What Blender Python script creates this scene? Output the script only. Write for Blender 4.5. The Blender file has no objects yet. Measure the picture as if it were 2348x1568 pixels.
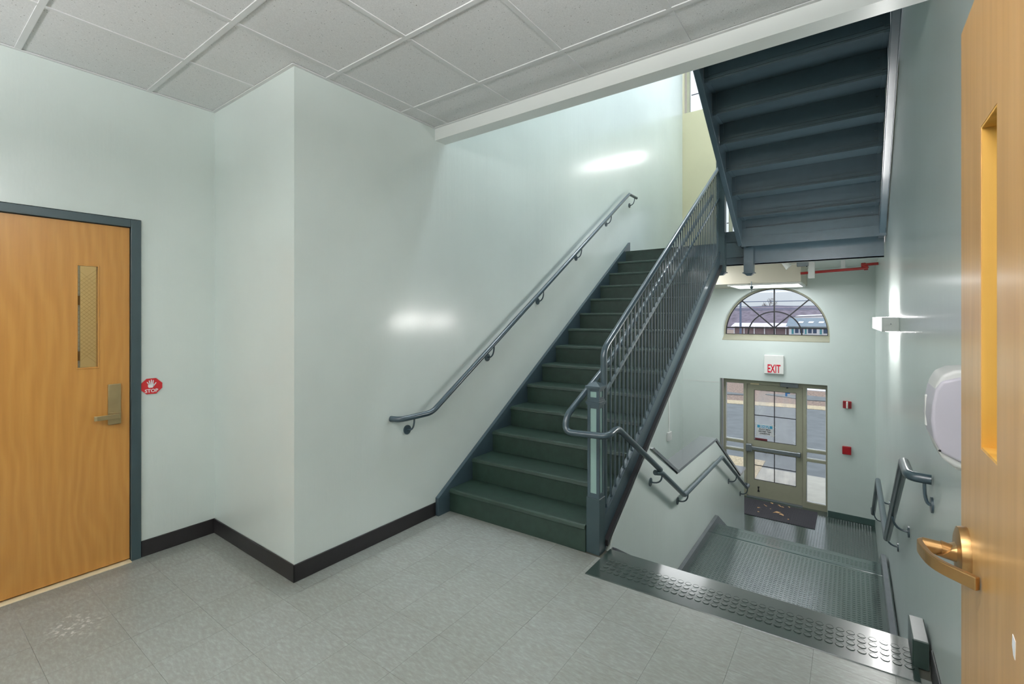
import bpy, bmesh, math, random
from mathutils import Vector, Matrix
rnd = random.Random(7)
C = bpy.context.scene.collection
sc = bpy.context.scene

# ------------------------------------------------------------------ camera, world, lights, exposure
cam = bpy.data.cameras.new('camera'); co = bpy.data.objects.new('camera', cam); C.objects.link(co)
co.location = (0, 0, 1.56); co.rotation_euler = (math.radians(90), 0, math.radians(36.117))
cam.sensor_width = 36; cam.lens = 1071.1 / 2348 * 36; cam.shift_y = -(784 - 726.04) / 2348
cam.clip_start = .02; cam.clip_end = 800
sc.camera = co
vs = sc.view_settings
vs.view_transform = 'Standard'; vs.look = 'None'; vs.gamma = 1; vs.use_curve_mapping = False
vs.exposure = 0.0
sc.cycles.use_denoising = True
sc.cycles.max_bounces = 10; sc.cycles.diffuse_bounces = 6; sc.cycles.glossy_bounces = 5
sc.cycles.transparent_max_bounces = 12
sc.cycles.caustics_reflective = False; sc.cycles.caustics_refractive = False
sc.cycles.sample_clamp_indirect = 4

w = bpy.data.worlds.new('overcast_sky'); sc.world = w; w.use_nodes = True
bg = w.node_tree.nodes['Background']
SKY_ZENITH = 2.35               # overcast sky: three times brighter at the zenith than at the horizon
nt = w.node_tree; tcw = nt.nodes.new('ShaderNodeTexCoord'); sx = nt.nodes.new('ShaderNodeSeparateXYZ'); nt.links.new(tcw.outputs['Generated'], sx.inputs[0])
cl = nt.nodes.new('ShaderNodeClamp'); nt.links.new(sx.outputs['Z'], cl.inputs['Value'])
ma = nt.nodes.new('ShaderNodeMath'); ma.operation = 'MULTIPLY_ADD'; nt.links.new(cl.outputs[0], ma.inputs[0]); ma.inputs[1].default_value = SKY_ZENITH * 2 / 3; ma.inputs[2].default_value = SKY_ZENITH / 3
bg.inputs['Color'].default_value = (.89, .945, 1.03, 1); nt.links.new(ma.outputs[0], bg.inputs['Strength'])

E_FILL_PENDANT = 20.0     # added fill pendants, unseen above and behind the camera, downward lens
E_FILL_PENDANT_UP = 72.0  # their upward lens
E_FILL_UPPER = 60.0       # added fill fixtures on the stairwell ceiling, unseen, two storeys up
E_LINEAR = 10.0      # linear wall light above the half landing
E_SCONCE = 78.0
E_SCONCE_WASH = 75       # wall light beside the lower flight
E_SOFFIT = 10.0
E_FILL_LOBBY = 14.0       # added fill light under the landing, unseen behind the staircase      # fluorescent lens under the landing
E_FILL_CORRIDOR = 14.0     # added light in the corridor behind the left door

# ------------------------------------------------------------------ materials
def lin(r, g, b):
    f = lambda c: ((c / 255 + .055) / 1.055) ** 2.4 if c > 10 else c / 255 / 12.92
    return (f(r), f(g), f(b), 1)
MATS = {}
class NT:
    def __init__(s, name):
        s.m = bpy.data.materials.new(name); s.m.use_nodes = True
        s.t = s.m.node_tree; s.p = s.t.nodes['Principled BSDF']; MATS[name] = s.m
    def n(s, typ, **kw):
        x = s.t.nodes.new(typ)
        for k, v in kw.items():
            if k in x.inputs: x.inputs[k].default_value = v
            else: setattr(x, k, v)
        return x
    def l(s, a, b): s.t.links.new(a, b)
    def coords(s, scale=(1, 1, 1), kind='Object', rot=(0, 0, 0)):
        t = s.n('ShaderNodeTexCoord'); m = s.n('ShaderNodeMapping')
        m.inputs['Scale'].default_value = scale; m.inputs['Rotation'].default_value = rot
        s.l(t.outputs[kind], m.inputs['Vector']); return m.outputs['Vector']
    def noise(s, vec, scale, detail=3, rough=.5):
        x = s.n('ShaderNodeTexNoise', Scale=scale, Detail=detail, Roughness=rough)
        s.l(vec, x.inputs['Vector']); return x.outputs['Fac']
    def ramp(s, fac, stops):
        r = s.n('ShaderNodeValToRGB'); e = r.color_ramp.elements
        while len(e) < len(stops): e.new(.5)
        for i, (p, c) in enumerate(stops): e[i].position = p; e[i].color = c if len(c) == 4 else (*c, 1)
        s.l(fac, r.inputs['Fac']); return r.outputs['Color']
    def bump(s, h, strength, dist=.01):
        b = s.n('ShaderNodeBump', Strength=strength, Distance=dist)
        s.l(h, b.inputs['Height']); s.l(b.outputs['Normal'], s.p.inputs['Normal']); return b
    def set(s, **kw):
        for k, v in kw.items(): s.p.inputs[k.replace('_', ' ')].default_value = v
        return s
def simple(name, col, rough=.5, metal=0, var=.06, nscale=9, bump=0, coat=0):
    a = NT(name); v = a.coords(); f = a.noise(v, nscale, 4)
    lo = tuple(c * (1 - var) for c in col[:3]) + (1,); hi = tuple(min(1, c * (1 + var)) for c in col[:3]) + (1,)
    a.l(a.ramp(f, [(.3, lo), (.7, hi)]), a.p.inputs['Base Color'])
    a.set(Roughness=rough, Metallic=metal)
    if coat: a.p.inputs['Coat Weight'].default_value = coat; a.p.inputs['Coat Roughness'].default_value = .1
    if bump: a.bump(a.noise(v, nscale * 12, 2), bump, .002)
    return a.m
def wallpaint(name, col, coat=.6, rough=.42):
    a = NT(name)
    v = a.coords((1, 1, 1)); vs_ = a.coords((14, 14, .55))
    f = a.noise(v, 1.6, 3)
    lo = tuple(c * .965 for c in col[:3]) + (1,); hi = tuple(min(1, c * 1.03) for c in col[:3]) + (1,)
    a.l(a.ramp(f, [(.3, lo), (.7, hi)]), a.p.inputs['Base Color'])
    st = a.noise(vs_, 1.0, 3)                                   # roller streaks running down the wall
    fine = a.noise(a.coords((60, 60, 22)), 1, 2)
    mx = a.n('ShaderNodeMath', operation='MULTIPLY_ADD'); a.l(fine, mx.inputs[0]); mx.inputs[1].default_value = .25; a.l(st, mx.inputs[2])
    a.bump(mx.outputs[0], .2, .01)
    a.set(Roughness=rough, Coat_Weight=coat, Coat_Roughness=.185, Coat_IOR=1.65)
    return a.m
wallpaint('mint_wall_paint', lin(204, 213, 209))
wallpaint('cream_wall_paint', lin(186, 179, 148), .1)
wallpaint('beige_paint', lin(196, 189, 172), .1)
wallpaint('white_paint', lin(222, 225, 222), .1)
simple('slate_steel_paint', lin(53, 69, 77), .34, 0, .08, 14, .12, .3)
simple('slate_frame_paint', lin(48, 64, 68), .38, 0, .05, 10)
simple('pale_teal_panel', lin(140, 168, 162), .35, 0, .04, 10)
simple('black_vinyl_base', lin(28, 26, 28), .42, 0, .15, 12)
simple('green_vinyl_base', lin(62, 84, 80), .4, 0, .1, 12)
simple('studded_rubber', lin(54, 70, 68), .24, 0, .12, 6, .05, .5)
simple('edge_rubber', lin(40, 54, 50), .3, 0, .12, 6, .05, .25)
a = NT('polished_rubber'); f = a.noise(a.coords((2, .8, 1)), 3, 3)
a.l(a.ramp(f, [(.3, lin(48, 63, 60)), (.7, lin(58, 74, 71))]), a.p.inputs['Base Color']); a.l(a.ramp(f, [(.3, (.14, .14, .14, 1)), (.7, (.24, .24, .24, 1))]), a.p.inputs['Roughness']); a.set(IOR=2.1)
simple('green_rubber_tread', lin(34, 52, 44), .4, 0, .22, 18, .25)
simple('satin_bronze', lin(176, 140, 92), .34, .85, .08, 20)
simple('brushed_lever_metal', lin(168, 150, 112), .38, .8, .06, 20)
simple('grey_rail_cap_paint', lin(88, 91, 97), .25, 0, .06, 12, 0, .4)
simple('khaki_aluminium', lin(164, 162, 142), .42, .1, .03, 10)
simple('aluminium_grey', lin(136, 142, 146), .35, .5, .03, 20)
simple('black_muntin', lin(26, 26, 30), .4)
simple('white_plastic', lin(226, 226, 222), .35, 0, .02)
simple('lavender_grey_plastic', lin(184, 180, 190), .35, 0, .02)
simple('pale_grey_plastic', lin(206, 206, 204), .4, 0, .02)
simple('red_plastic', lin(160, 26, 34), .35, 0, .05)
simple('red_pipe_paint', lin(160, 36, 32), .35, 0, .08)
simple('sign_red', lin(176, 28, 34), .4, 0, .03)
simple('exit_red', lin(206, 20, 48), .4, 0, .02)
simple('sign_white', lin(226, 226, 228), .45, 0, .01)
simple('sign_blue', lin(60, 160, 200), .45, 0, .02)
simple('sign_black', lin(30, 32, 36), .5)
simple('dark_red_print', lin(110, 40, 46), .5, 0, .2, 60)
simple('blue_tape', lin(90, 150, 220), .5)
simple('grid_white_metal', lin(208, 208, 208), .4, 0, .02)
simple('mat_charcoal', lin(62, 60, 66), .9, 0, .3, 120, .5)
simple('dry_leaf', lin(206, 164, 118), .7, 0, .25, 40)
simple('pale_maple', lin(226, 198, 142), .4, 0, .04, 6)
simple('dark_void', lin(20, 20, 22), .8)
simple('pale_threshold', lin(220, 205, 170), .45)
# outdoors
simple('asphalt', lin(108, 112, 114), .85, 0, .14, 3, .3)
simple('concrete', lin(172, 168, 158), .85, 0, .08, 5, .2)
simple('dry_grass', lin(184, 168, 140), .95, 0, .3, 25, .6)
simple('fallen_leaves', lin(138, 118, 106), .95, 0, .5, 14, .8)
simple('snow', lin(236, 238, 244), .7, 0, .04, 2, .2)
simple('hill_woods', lin(120, 110, 122), .95, 0, .25, .5)
simple('bark', lin(110, 98, 96), .9)
simple('teal_siding', lin(74, 150, 162), .6, 0, .05)
simple('white_trim', lin(232, 234, 238), .5, 0, .02)
simple('slate_shingle', lin(118, 132, 144), .7, 0, .12, 2)
simple('window_dark', lin(60, 80, 110), .15)
simple('pink_roof', lin(214, 206, 214), .7, 0, .05, 2)
simple('tan_siding', lin(140, 122, 124), .7, 0, .1, 2)
simple('car_blue', lin(110, 140, 180), .3, .2)
simple('car_grey', lin(160, 168, 180), .3, .2)
simple('tyre_black', lin(24, 24, 26), .8)
simple('pole_grey', lin(110, 124, 150), .8)
# vinyl composition tile
a = NT('vinyl_tile')
oi = a.n('ShaderNodeObjectInfo'); tc = a.n('ShaderNodeTexCoord')
mp = a.n('ShaderNodeMapping'); a.l(tc.outputs['Object'], mp.inputs['Vector'])
cx = a.n('ShaderNodeCombineXYZ')
mu = a.n('ShaderNodeMath', operation='MULTIPLY'); a.l(oi.outputs['Random'], mu.inputs[0]); mu.inputs[1].default_value = 40
a.l(mu.outputs[0], cx.inputs[0]); a.l(mu.outputs[0], cx.inputs[1]); a.l(cx.outputs[0], mp.inputs['Location'])
mp2 = a.n('ShaderNodeMapping'); mp2.inputs['Scale'].default_value = (24, 72, 20); mp2.inputs['Rotation'].default_value = (0, 0, .6); a.l(mp.outputs[0], mp2.inputs['Vector'])
f1 = a.noise(mp2.outputs[0], 1.0, 4, .65)
f2 = a.noise(mp.outputs[0], 9, 5, .6)
c1 = a.ramp(f1, [(.28, lin(131, 132, 127)), (.5, lin(140, 143, 139)), (.76, lin(157, 161, 159))])
c2 = a.ramp(f2, [(.3, (.93, .92, .90, 1)), (.7, (1.02, 1.03, 1.03, 1))])
m1 = a.n('ShaderNodeMixRGB', blend_type='MULTIPLY'); m1.inputs[0].default_value = 1; a.l(c1, m1.inputs[1]); a.l(c2, m1.inputs[2])
rr = a.ramp(oi.outputs['Random'], [(0, (.97, .97, .955, 1)), (1, (1.02, 1.02, 1.02, 1))])
m2 = a.n('ShaderNodeMixRGB', blend_type='MULTIPLY'); m2.inputs[0].default_value = 1; a.l(m1.outputs[0], m2.inputs[1]); a.l(rr, m2.inputs[2])
ge = a.n('ShaderNodeNewGeometry'); sp = a.n('ShaderNodeSeparateXYZ'); a.l(ge.outputs['Position'], sp.inputs[0])
def mth(op, x, y):
    q = a.n('ShaderNodeMath', operation=op)
    for i_, v_ in ((0, x), (1, y)):
        if isinstance(v_, (int, float)): q.inputs[i_].default_value = v_
        else: a.l(v_, q.inputs[i_])
    return q.outputs[0]
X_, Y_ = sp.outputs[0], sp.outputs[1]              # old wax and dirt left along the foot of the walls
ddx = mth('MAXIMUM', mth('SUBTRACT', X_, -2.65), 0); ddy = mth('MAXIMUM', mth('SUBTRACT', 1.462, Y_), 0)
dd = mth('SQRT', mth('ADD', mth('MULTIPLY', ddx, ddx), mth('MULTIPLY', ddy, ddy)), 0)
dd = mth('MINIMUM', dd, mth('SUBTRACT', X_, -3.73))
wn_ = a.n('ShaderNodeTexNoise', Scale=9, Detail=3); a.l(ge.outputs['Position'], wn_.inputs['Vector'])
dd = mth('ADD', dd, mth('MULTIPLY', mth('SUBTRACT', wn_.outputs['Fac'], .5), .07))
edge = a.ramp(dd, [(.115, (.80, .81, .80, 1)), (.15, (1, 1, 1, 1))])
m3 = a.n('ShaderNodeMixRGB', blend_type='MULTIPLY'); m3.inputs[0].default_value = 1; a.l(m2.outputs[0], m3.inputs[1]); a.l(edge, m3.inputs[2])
sdx = mth('MULTIPLY', mth('ADD', X_, 3.17), .8); sdy = mth('SUBTRACT', Y_, .60)   # pale scuff in front of the left door
sr = mth('ADD', mth('SQRT', mth('ADD', mth('MULTIPLY', sdx, sdx), mth('MULTIPLY', sdy, sdy)), 0), mth('MULTIPLY', wn_.outputs['Fac'], .12))
sf = a.n('ShaderNodeTexNoise', Scale=42, Detail=5); a.l(ge.outputs['Position'], sf.inputs['Vector'])
sm = mth('MULTIPLY', a.ramp(sr, [(.10, (1, 1, 1, 1)), (.19, (0, 0, 0, 1))]), a.ramp(sf.outputs['Fac'], [(.52, (0, 0, 0, 1)), (.64, (.75, .75, .75, 1))]))
m4 = a.n('ShaderNodeMixRGB'); a.l(sm, m4.inputs[0]); a.l(m3.outputs[0], m4.inputs[1]); m4.inputs[2].default_value = lin(212, 212, 210)
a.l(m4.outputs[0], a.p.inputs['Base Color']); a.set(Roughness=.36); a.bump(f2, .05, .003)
simple('floor_adhesive', lin(70, 70, 62), .8)
# wax-darkened tile edge (dirt that gathered along the walls)
# ceiling tile with pinholes
a = NT('acoustic_tile'); v = a.coords()
vo = a.n('ShaderNodeTexVoronoi', Scale=70); a.l(v, vo.inputs['Vector'])
big = a.noise(v, 3, 2)
holes = a.ramp(vo.outputs['Distance'], [(.10, (.12, .12, .12, 1)), (.17, (1, 1, 1, 1))])
msk = a.ramp(a.noise(v, 24, 2), [(.52, (0, 0, 0, 1)), (.58, (1, 1, 1, 1))])
mh = a.n('ShaderNodeMixRGB'); a.l(msk, mh.inputs[0]); mh.inputs[1].default_value = (1, 1, 1, 1); a.l(holes, mh.inputs[2])
fine = a.ramp(a.noise(v, 160, 2), [(.3, lin(204, 204, 204)), (.7, lin(218, 218, 218))])
mm = a.n('ShaderNodeMixRGB', blend_type='MULTIPLY'); mm.inputs[0].default_value = 1; a.l(fine, mm.inputs[1]); a.l(mh.outputs[0], mm.inputs[2])
a.l(mm.outputs[0], a.p.inputs['Base Color']); a.set(Roughness=.95); a.bump(a.noise(v, 120, 3), .12, .003)
# birch veneer door
def veneer(name, c0, c1, c2, rough=.32):
    a = NT(name)
    d = a.noise(a.coords((2.2, 2.2, .7)), 1.4, 2)
    v = a.coords((1, 4.2, .36))
    ad = a.n('ShaderNodeVectorMath', operation='ADD')
    cb = a.n('ShaderNodeCombineXYZ'); mu = a.n('ShaderNodeMath', operation='MULTIPLY'); a.l(d, mu.inputs[0]); mu.inputs[1].default_value = 1.5
    a.l(mu.outputs[0], cb.inputs[1]); a.l(v, ad.inputs[0]); a.l(cb.outputs[0], ad.inputs[1])
    wv = a.n('ShaderNodeTexWave', Scale=1.25, Distortion=3.0, Detail=2.5); wv.wave_type = 'RINGS'; wv.rings_direction = 'X'
    a.l(ad.outputs[0], wv.inputs['Vector'])
    pore = a.noise(a.coords((60, 60, 3)), 1, 3)
    col = a.ramp(wv.outputs['Fac'], [(0, c0), (.5, c1), (1, c2)])
    pr = a.ramp(pore, [(.35, (.93, .92, .90, 1)), (.65, (1.02, 1.02, 1.02, 1))])
    m = a.n('ShaderNodeMixRGB', blend_type='MULTIPLY'); m.inputs[0].default_value = 1; a.l(col, m.inputs[1]); a.l(pr, m.inputs[2])
    a.l(m.outputs[0], a.p.inputs['Base Color']); a.set(Roughness=rough, Coat_Weight=.25, Coat_Roughness=.2)
    return a.m
veneer('birch_veneer', lin(178, 125, 60), lin(181, 128, 62), lin(185, 133, 66))
veneer('birch_veneer_pale', lin(198, 152, 92), lin(202, 156, 96), lin(205, 160, 101))
veneer('raw_yellow_wood', lin(214, 160, 66), lin(222, 170, 76), lin(226, 176, 84), .5)
# glass
a = NT('clear_glass'); a.t.nodes.remove(a.p)
tr = a.n('ShaderNodeBsdfTransparent'); tr.inputs[0].default_value = (.96, .98, .98, 1); gl = a.n('ShaderNodeBsdfGlossy', Roughness=.02)
fr = a.n('ShaderNodeFresnel', IOR=1.45); mx = a.n('ShaderNodeMixShader')
mu = a.n('ShaderNodeMath', operation='MULTIPLY'); a.l(fr.outputs[0], mu.inputs[0]); mu.inputs[1].default_value = .6
a.l(mu.outputs[0], mx.inputs[0]); a.l(tr.outputs[0], mx.inputs[1]); a.l(gl.outputs[0], mx.inputs[2])
a.l(mx.outputs[0], a.t.nodes['Material Output'].inputs['Surface'])
a = NT('smeared_glass'); a.t.nodes.remove(a.p)     # dusty door glass
tr = a.n('ShaderNodeBsdfTransparent'); df = a.n('ShaderNodeBsdfDiffuse'); df.inputs[0].default_value = (.85, .88, .92, 1)
f = a.ramp(a.noise(a.coords((3, 3, 1.2)), 2.2, 4), [(.35, (.06, .06, .06, 1)), (.75, (.34, .34, .34, 1))])
mx = a.n('ShaderNodeMixShader'); a.l(f, mx.inputs[0]); a.l(tr.outputs[0], mx.inputs[1]); a.l(df.outputs[0], mx.inputs[2])
a.l(mx.outputs[0], a.t.nodes['Material Output'].inputs['Surface'])
def emit(name, col, strength):
    a = NT(name); a.p.inputs['Base Color'].default_value = (.8, .8, .8, 1)
    a.p.inputs['Emission Color'].default_value = col; a.p.inputs['Emission Strength'].default_value = strength
emit('fill_pendant_lens', (1, .985, .99, 1), E_FILL_PENDANT)
emit('fill_pendant_up_lens', (1, .98, .985, 1), E_FILL_PENDANT_UP)
emit('lit_wash_lens', (1, .99, .98, 1), E_SCONCE_WASH)
emit('fill_lobby_lens', (.97, .99, 1, 1), E_FILL_LOBBY)
emit('fill_upper_lens', (.84, .93, 1, 1), E_FILL_UPPER)
emit('lit_linear_lens', (1, .98, .95, 1), E_LINEAR)
emit('lit_sconce_lens', (1, .98, .95, 1), E_SCONCE)
emit('lit_soffit_lens', (.95, .98, 1, 1), E_SOFFIT)
emit('fill_corridor_lens', (1, .9, .7, 1), E_FILL_CORRIDOR)
emit('red_indicator', (1, .1, .15, 1), 3)
M = MATS

# ------------------------------------------------------------------ builders
ORG = {}
class B:
    def __init__(s): s.bm = bmesh.new()
    def box(s, x0, x1, y0, y1, z0, z1):
        vs_ = [s.bm.verts.new((x, y, z)) for z in (z0, z1) for y in (y0, y1) for x in (x0, x1)]
        for f in ((0, 2, 3, 1), (4, 5, 7, 6), (0, 1, 5, 4), (2, 6, 7, 3), (0, 4, 6, 2), (1, 3, 7, 5)): s.bm.faces.new([vs_[i] for i in f])
        return s
    def prism(s, pts, ax, a0, a1):
        """pts: polygon in the two other axes (cyclic order x,y,z without ax)."""
        def mk(p, a):
            return {'x': (a, p[0], p[1]), 'y': (p[0], a, p[1]), 'z': (p[0], p[1], a)}[ax]
        A = [s.bm.verts.new(mk(p, a0)) for p in pts]; Bv = [s.bm.verts.new(mk(p, a1)) for p in pts]
        s.bm.faces.new(A); s.bm.faces.new(Bv[::-1]); n = len(pts)
        for i in range(n): s.bm.faces.new((A[i], Bv[i], Bv[(i + 1) % n], A[(i + 1) % n]))
        return s
    def hexa(s, b, t):
        A = [s.bm.verts.new(p) for p in b]; T = [s.bm.verts.new(p) for p in t]
        s.bm.faces.new(A[::-1]); s.bm.faces.new(T)
        for i in range(4): s.bm.faces.new((A[i], A[(i + 1) % 4], T[(i + 1) % 4], T[i]))
        return s
    def tube(s, path, r, seg=14, cap=True):
        P = [Vector(p) for p in path]; R = r if isinstance(r, (list, tuple)) else [r] * len(P)
        rings = []; up = None
        for i, p in enumerate(P):
            d = ((P[i] - P[i - 1]).normalized() if i else Vector()) + ((P[i + 1] - P[i]).normalized() if i < len(P) - 1 else Vector())
            d.normalize()
            if up is None:
                up = Vector((0, 0, 1)) if abs(d.z) < .9 else Vector((1, 0, 0))
            a = d.cross(up).normalized(); b = a.cross(d).normalized(); up = b
            k = 1.0
            if 0 < i < len(P) - 1:
                c = (P[i] - P[i - 1]).normalized().dot((P[i + 1] - P[i]).normalized()); k = 1 / max(.5, math.sqrt((1 + c) / 2))
            rings.append([s.bm.verts.new(p + (a * math.cos(t) + b * math.sin(t)) * R[i]) for t in (2 * math.pi * j / seg for j in range(seg))])
        for q, r2 in zip(rings, rings[1:]):
            for j in range(seg): s.bm.faces.new((q[j], q[(j + 1) % seg], r2[(j + 1) % seg], r2[j]))
        if cap: s.bm.faces.new(rings[0][::-1]); s.bm.faces.new(rings[-1])
        return s
    def cyl(s, p0, p1, r, seg=16, r1=None):
        return s.tube([p0, p1], [r, r if r1 is None else r1], seg)
    def skew(s, k, x0):
        for v in s.bm.verts: v.co.y += k * (v.co.x - x0)
        return s
    def make(s, name, mat, parent=None, smooth=False, bevel=0, seg=1, loc=None):
        bm = s.bm
        bmesh.ops.recalc_face_normals(bm, faces=bm.faces)
        if bevel:
            bmesh.ops.bevel(bm, geom=[e for e in bm.edges if len(e.link_faces) == 2 and e.calc_face_angle(0) > .6], offset=bevel, segments=seg, affect='EDGES', profile=.6)
        o_ = ORG.get(parent.name, Vector()) if parent else Vector()
        base = Vector(loc) if loc else o_
        bm.transform(Matrix.Translation(-base))
        me = bpy.data.meshes.new(name); bm.to_mesh(me); bm.free()
        if smooth:
            for p in me.polygons: p.use_smooth = True
            me.set_sharp_from_angle(angle=math.radians(38))
        me.materials.append(M[mat] if isinstance(mat, str) else mat)
        o = bpy.data.objects.new(name, me); C.objects.link(o)
        if parent: o.parent = parent
        o.location = base - o_
        ORG[o.name] = base
        return o
def inst(src, name, loc, parent=None):
    o = src.copy(); C.objects.link(o); o.name = name
    o.parent = parent; o.location = Vector(loc) - (ORG[parent.name] if parent else Vector()); ORG[o.name] = Vector(loc)
    return o
def thing(name, loc, label, cat, group=None):
    o = bpy.data.objects.new(name, None); C.objects.link(o); o.location = loc; o.empty_display_size = .1
    ORG[o.name] = Vector(loc)
    return tag(o, label, cat, group)
def tag(o, label=None, cat=None, group=None, kind=None):
    if label: o['label'] = label
    if cat: o['category'] = cat
    if group: o['group'] = group
    if kind: o['kind'] = kind
    return o
def struct(o, label, cat): return tag(o, label, cat, None, 'structure')
def arcpts(p0, corner, p1, n=6):
    p0, c, p1 = Vector(p0), Vector(corner), Vector(p1)
    return [tuple((1 - t) ** 2 * p0 + 2 * t * (1 - t) * c + t * t * p1) for t in (i / n for i in range(n + 1))]
def fillet(path, r=.05, n=5):
    P = [Vector(p) for p in path]; out = [tuple(P[0])]
    for i in range(1, len(P) - 1):
        a = P[i] + (P[i - 1] - P[i]).normalized() * min(r, (P[i - 1] - P[i]).length * .45)
        b = P[i] + (P[i + 1] - P[i]).normalized() * min(r, (P[i + 1] - P[i]).length * .45)
        out += arcpts(a, P[i], b, n)
    return out + [tuple(P[-1])]
def holed(name, outer, holes, y0, y1, mat, parent=None):
    """flat plate in the xz plane with holes, solid from y0 to y1"""
    cu = bpy.data.curves.new(name, 'CURVE'); cu.dimensions = '2D'; cu.fill_mode = 'BOTH'; cu.extrude = (y1 - y0) / 2
    for pts in [outer] + holes:
        sp = cu.splines.new('POLY'); sp.points.add(len(pts) - 1); sp.use_cyclic_u = True
        for q, p in zip(sp.points, pts): q.co = (p[0], p[1], 0, 1)
    t = bpy.data.objects.new('tmp', cu); C.objects.link(t)
    dg = bpy.context.evaluated_depsgraph_get(); me = bpy.data.meshes.new_from_object(t.evaluated_get(dg))
    bpy.data.objects.remove(t); bpy.data.curves.remove(cu)
    b = B(); b.bm.from_mesh(me); bpy.data.meshes.remove(me)
    bmesh.ops.remove_doubles(b.bm, verts=b.bm.verts, dist=1e-5)
    b.bm.transform(Matrix(((1, 0, 0, 0), (0, 0, 1, (y0 + y1) / 2), (0, 1, 0, 0), (0, 0, 0, 1))))
    return b.make(name, mat, parent)
def text(name, body, size, mat, parent, M4, extrude=.0006, align='CENTER', sx=1.0, bold=0):
    cu = bpy.data.curves.new(name, 'FONT'); cu.body = body; cu.size = size; cu.extrude = extrude; cu.align_x = align; cu.offset = bold
    cu.resolution_u = 3
    t = bpy.data.objects.new('tmp', cu); C.objects.link(t)
    dg = bpy.context.evaluated_depsgraph_get(); me = bpy.data.meshes.new_from_object(t.evaluated_get(dg))
    bpy.data.objects.remove(t); bpy.data.curves.remove(cu)
    b = B(); b.bm.from_mesh(me); bpy.data.meshes.remove(me)
    b.bm.transform(M4 @ Matrix.Diagonal((sx, 1, 1, 1)))
    return b.make(name, mat, parent)
def frame_m(origin, xdir, zdir):
    """text x runs along xdir, text y runs along zdir"""
    x = Vector(xdir); y = Vector(zdir); n = x.cross(y)
    return Matrix(((x.x, y.x, n.x, origin[0]), (x.y, y.y, n.y, origin[1]), (x.z, y.z, n.z, origin[2]), (0, 0, 0, 1)))

# ------------------------------------------------------------------ dimensions
XL, XS, XR, YJ, YF, YE = -3.73, -2.65, .28, 1.462, -2.6, 9.2
H = 3.035; ZE = -1.70; ZT = 7.6; ZL = -.85
WX = -1.31                      # face of the low wall / right face of main stringer

# ------------------------------------------------------------------ walls
b = B(); T = .15
b.box(XL - T, XL, YF, -.01, 0, H + .15); b.box(XL - T, XL, 1.03, YJ, 0, H + .15); b.box(XL - T, XL, -.01, 1.03, 2.185, H + .15)
struct(b.make('wall_left', 'mint_wall_paint'), 'pale mint painted wall around the closed wooden door', 'wall')
struct(B().box(XL - T, XS, YJ, YJ + .10, 0, H + .15).make('wall_jog', 'mint_wall_paint'), 'short pale mint wall face stepping out beside the stop plaque', 'wall')
struct(B().box(XS - T, XS, YJ + .10, YE + .15, ZE - .1, ZT).make('wall_stair', 'mint_wall_paint'), 'long glossy mint wall behind the rising staircase handrail', 'wall')
struct(B().box(XR, XR + T, YF, YE + .15, ZE - .1, ZT).make('wall_right', 'mint_wall_paint'), 'glossy mint wall along the right side with soap dispenser', 'wall')
struct(B().box(XL - T, XR + T, YF - T, YF, 0, H + .15).make('wall_front', 'mint_wall_paint'), 'mint wall behind the camera', 'wall')
# back wall, lower part with the arched window and the entrance
ACX, AZ = -1.122, 1.262
arch = [(ACX + .818, 1.135)] + [(ACX + .818 * math.cos(t), AZ + .818 * math.sin(t)) for t in (math.pi * i / 40 for i in range(41))] + [(ACX - .818, 1.135)]
door_hole = [(-1.978, ZE - .1), (-.335, ZE - .1), (-.335, .435), (-1.978, .435)]
ZM = 2.45
struct(holed('wall_back', [(XS, ZE - .1), (-1.978, ZE - .1), (-1.978, .435), (-.335, .435), (-.335, ZE - .1), (XR, ZE - .1), (XR, ZM), (XS, ZM)], [arch], YE, YE + .36, 'mint_wall_paint'),
       'mint end wall with arched window and glazed entrance door', 'wall')
struct(holed('wall_back_upper', [(XS, ZM), (XR, ZM), (XR, ZT), (XS, ZT)], [[(-1.98, 2.86), (-.05, 2.86), (-.05, 3.80), (-1.98, 3.80)], [(XS + .001, 5.46), (XR - .001, 5.46), (XR - .001, 7.35), (XS + .001, 7.35)]], YE, YE + .3, 'cream_wall_paint'),
       'cream end wall above the half landing between stair and window', 'wall')
struct(B().box(XS - T, XS, YE + .15, YE + .3, ZE - .1, ZT).box(XR, XR + T, YE + .15, YE + .3, ZE - .1, ZT).make('wall_back_return', 'white_paint'), 'white wall ends beside the outer windows', 'wall')
# thin control joint on the end wall
struct(B().box(XS, -1.978, YE - .004, YE, .35, .358).make('trim_1', 'pale_grey_plastic'), 'thin joint line left of the entrance door', 'trim')
# drywall beam at the edge of the foyer ceiling; floor of the storey above behind it
struct(B().box(XS, XR, 2.606, 2.722, 2.943, H + .2).make('trim_2', 'white_paint'), 'white drywall beam at the edge of the tiled ceiling', 'beam')
struct(B().box(XL - T, XR + T, YF - T, 2.606, H + .15, H + .35).make('ceiling_deck', 'dark_void'), 'structural deck above the tiled ceiling', 'ceiling')
struct(B().box(XS, XR, 2.55, 2.70, H + .35, ZT).make('wall_upper_front', 'mint_wall_paint'), 'mint wall of the upper stairwell above the beam', 'wall')
struct(B().box(XS - T, XR + T, 2.4, YE + .3, ZT, ZT + .15).make('ceiling_upper', 'white_paint'), 'white ceiling at the top of the stairwell', 'ceiling')

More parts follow.
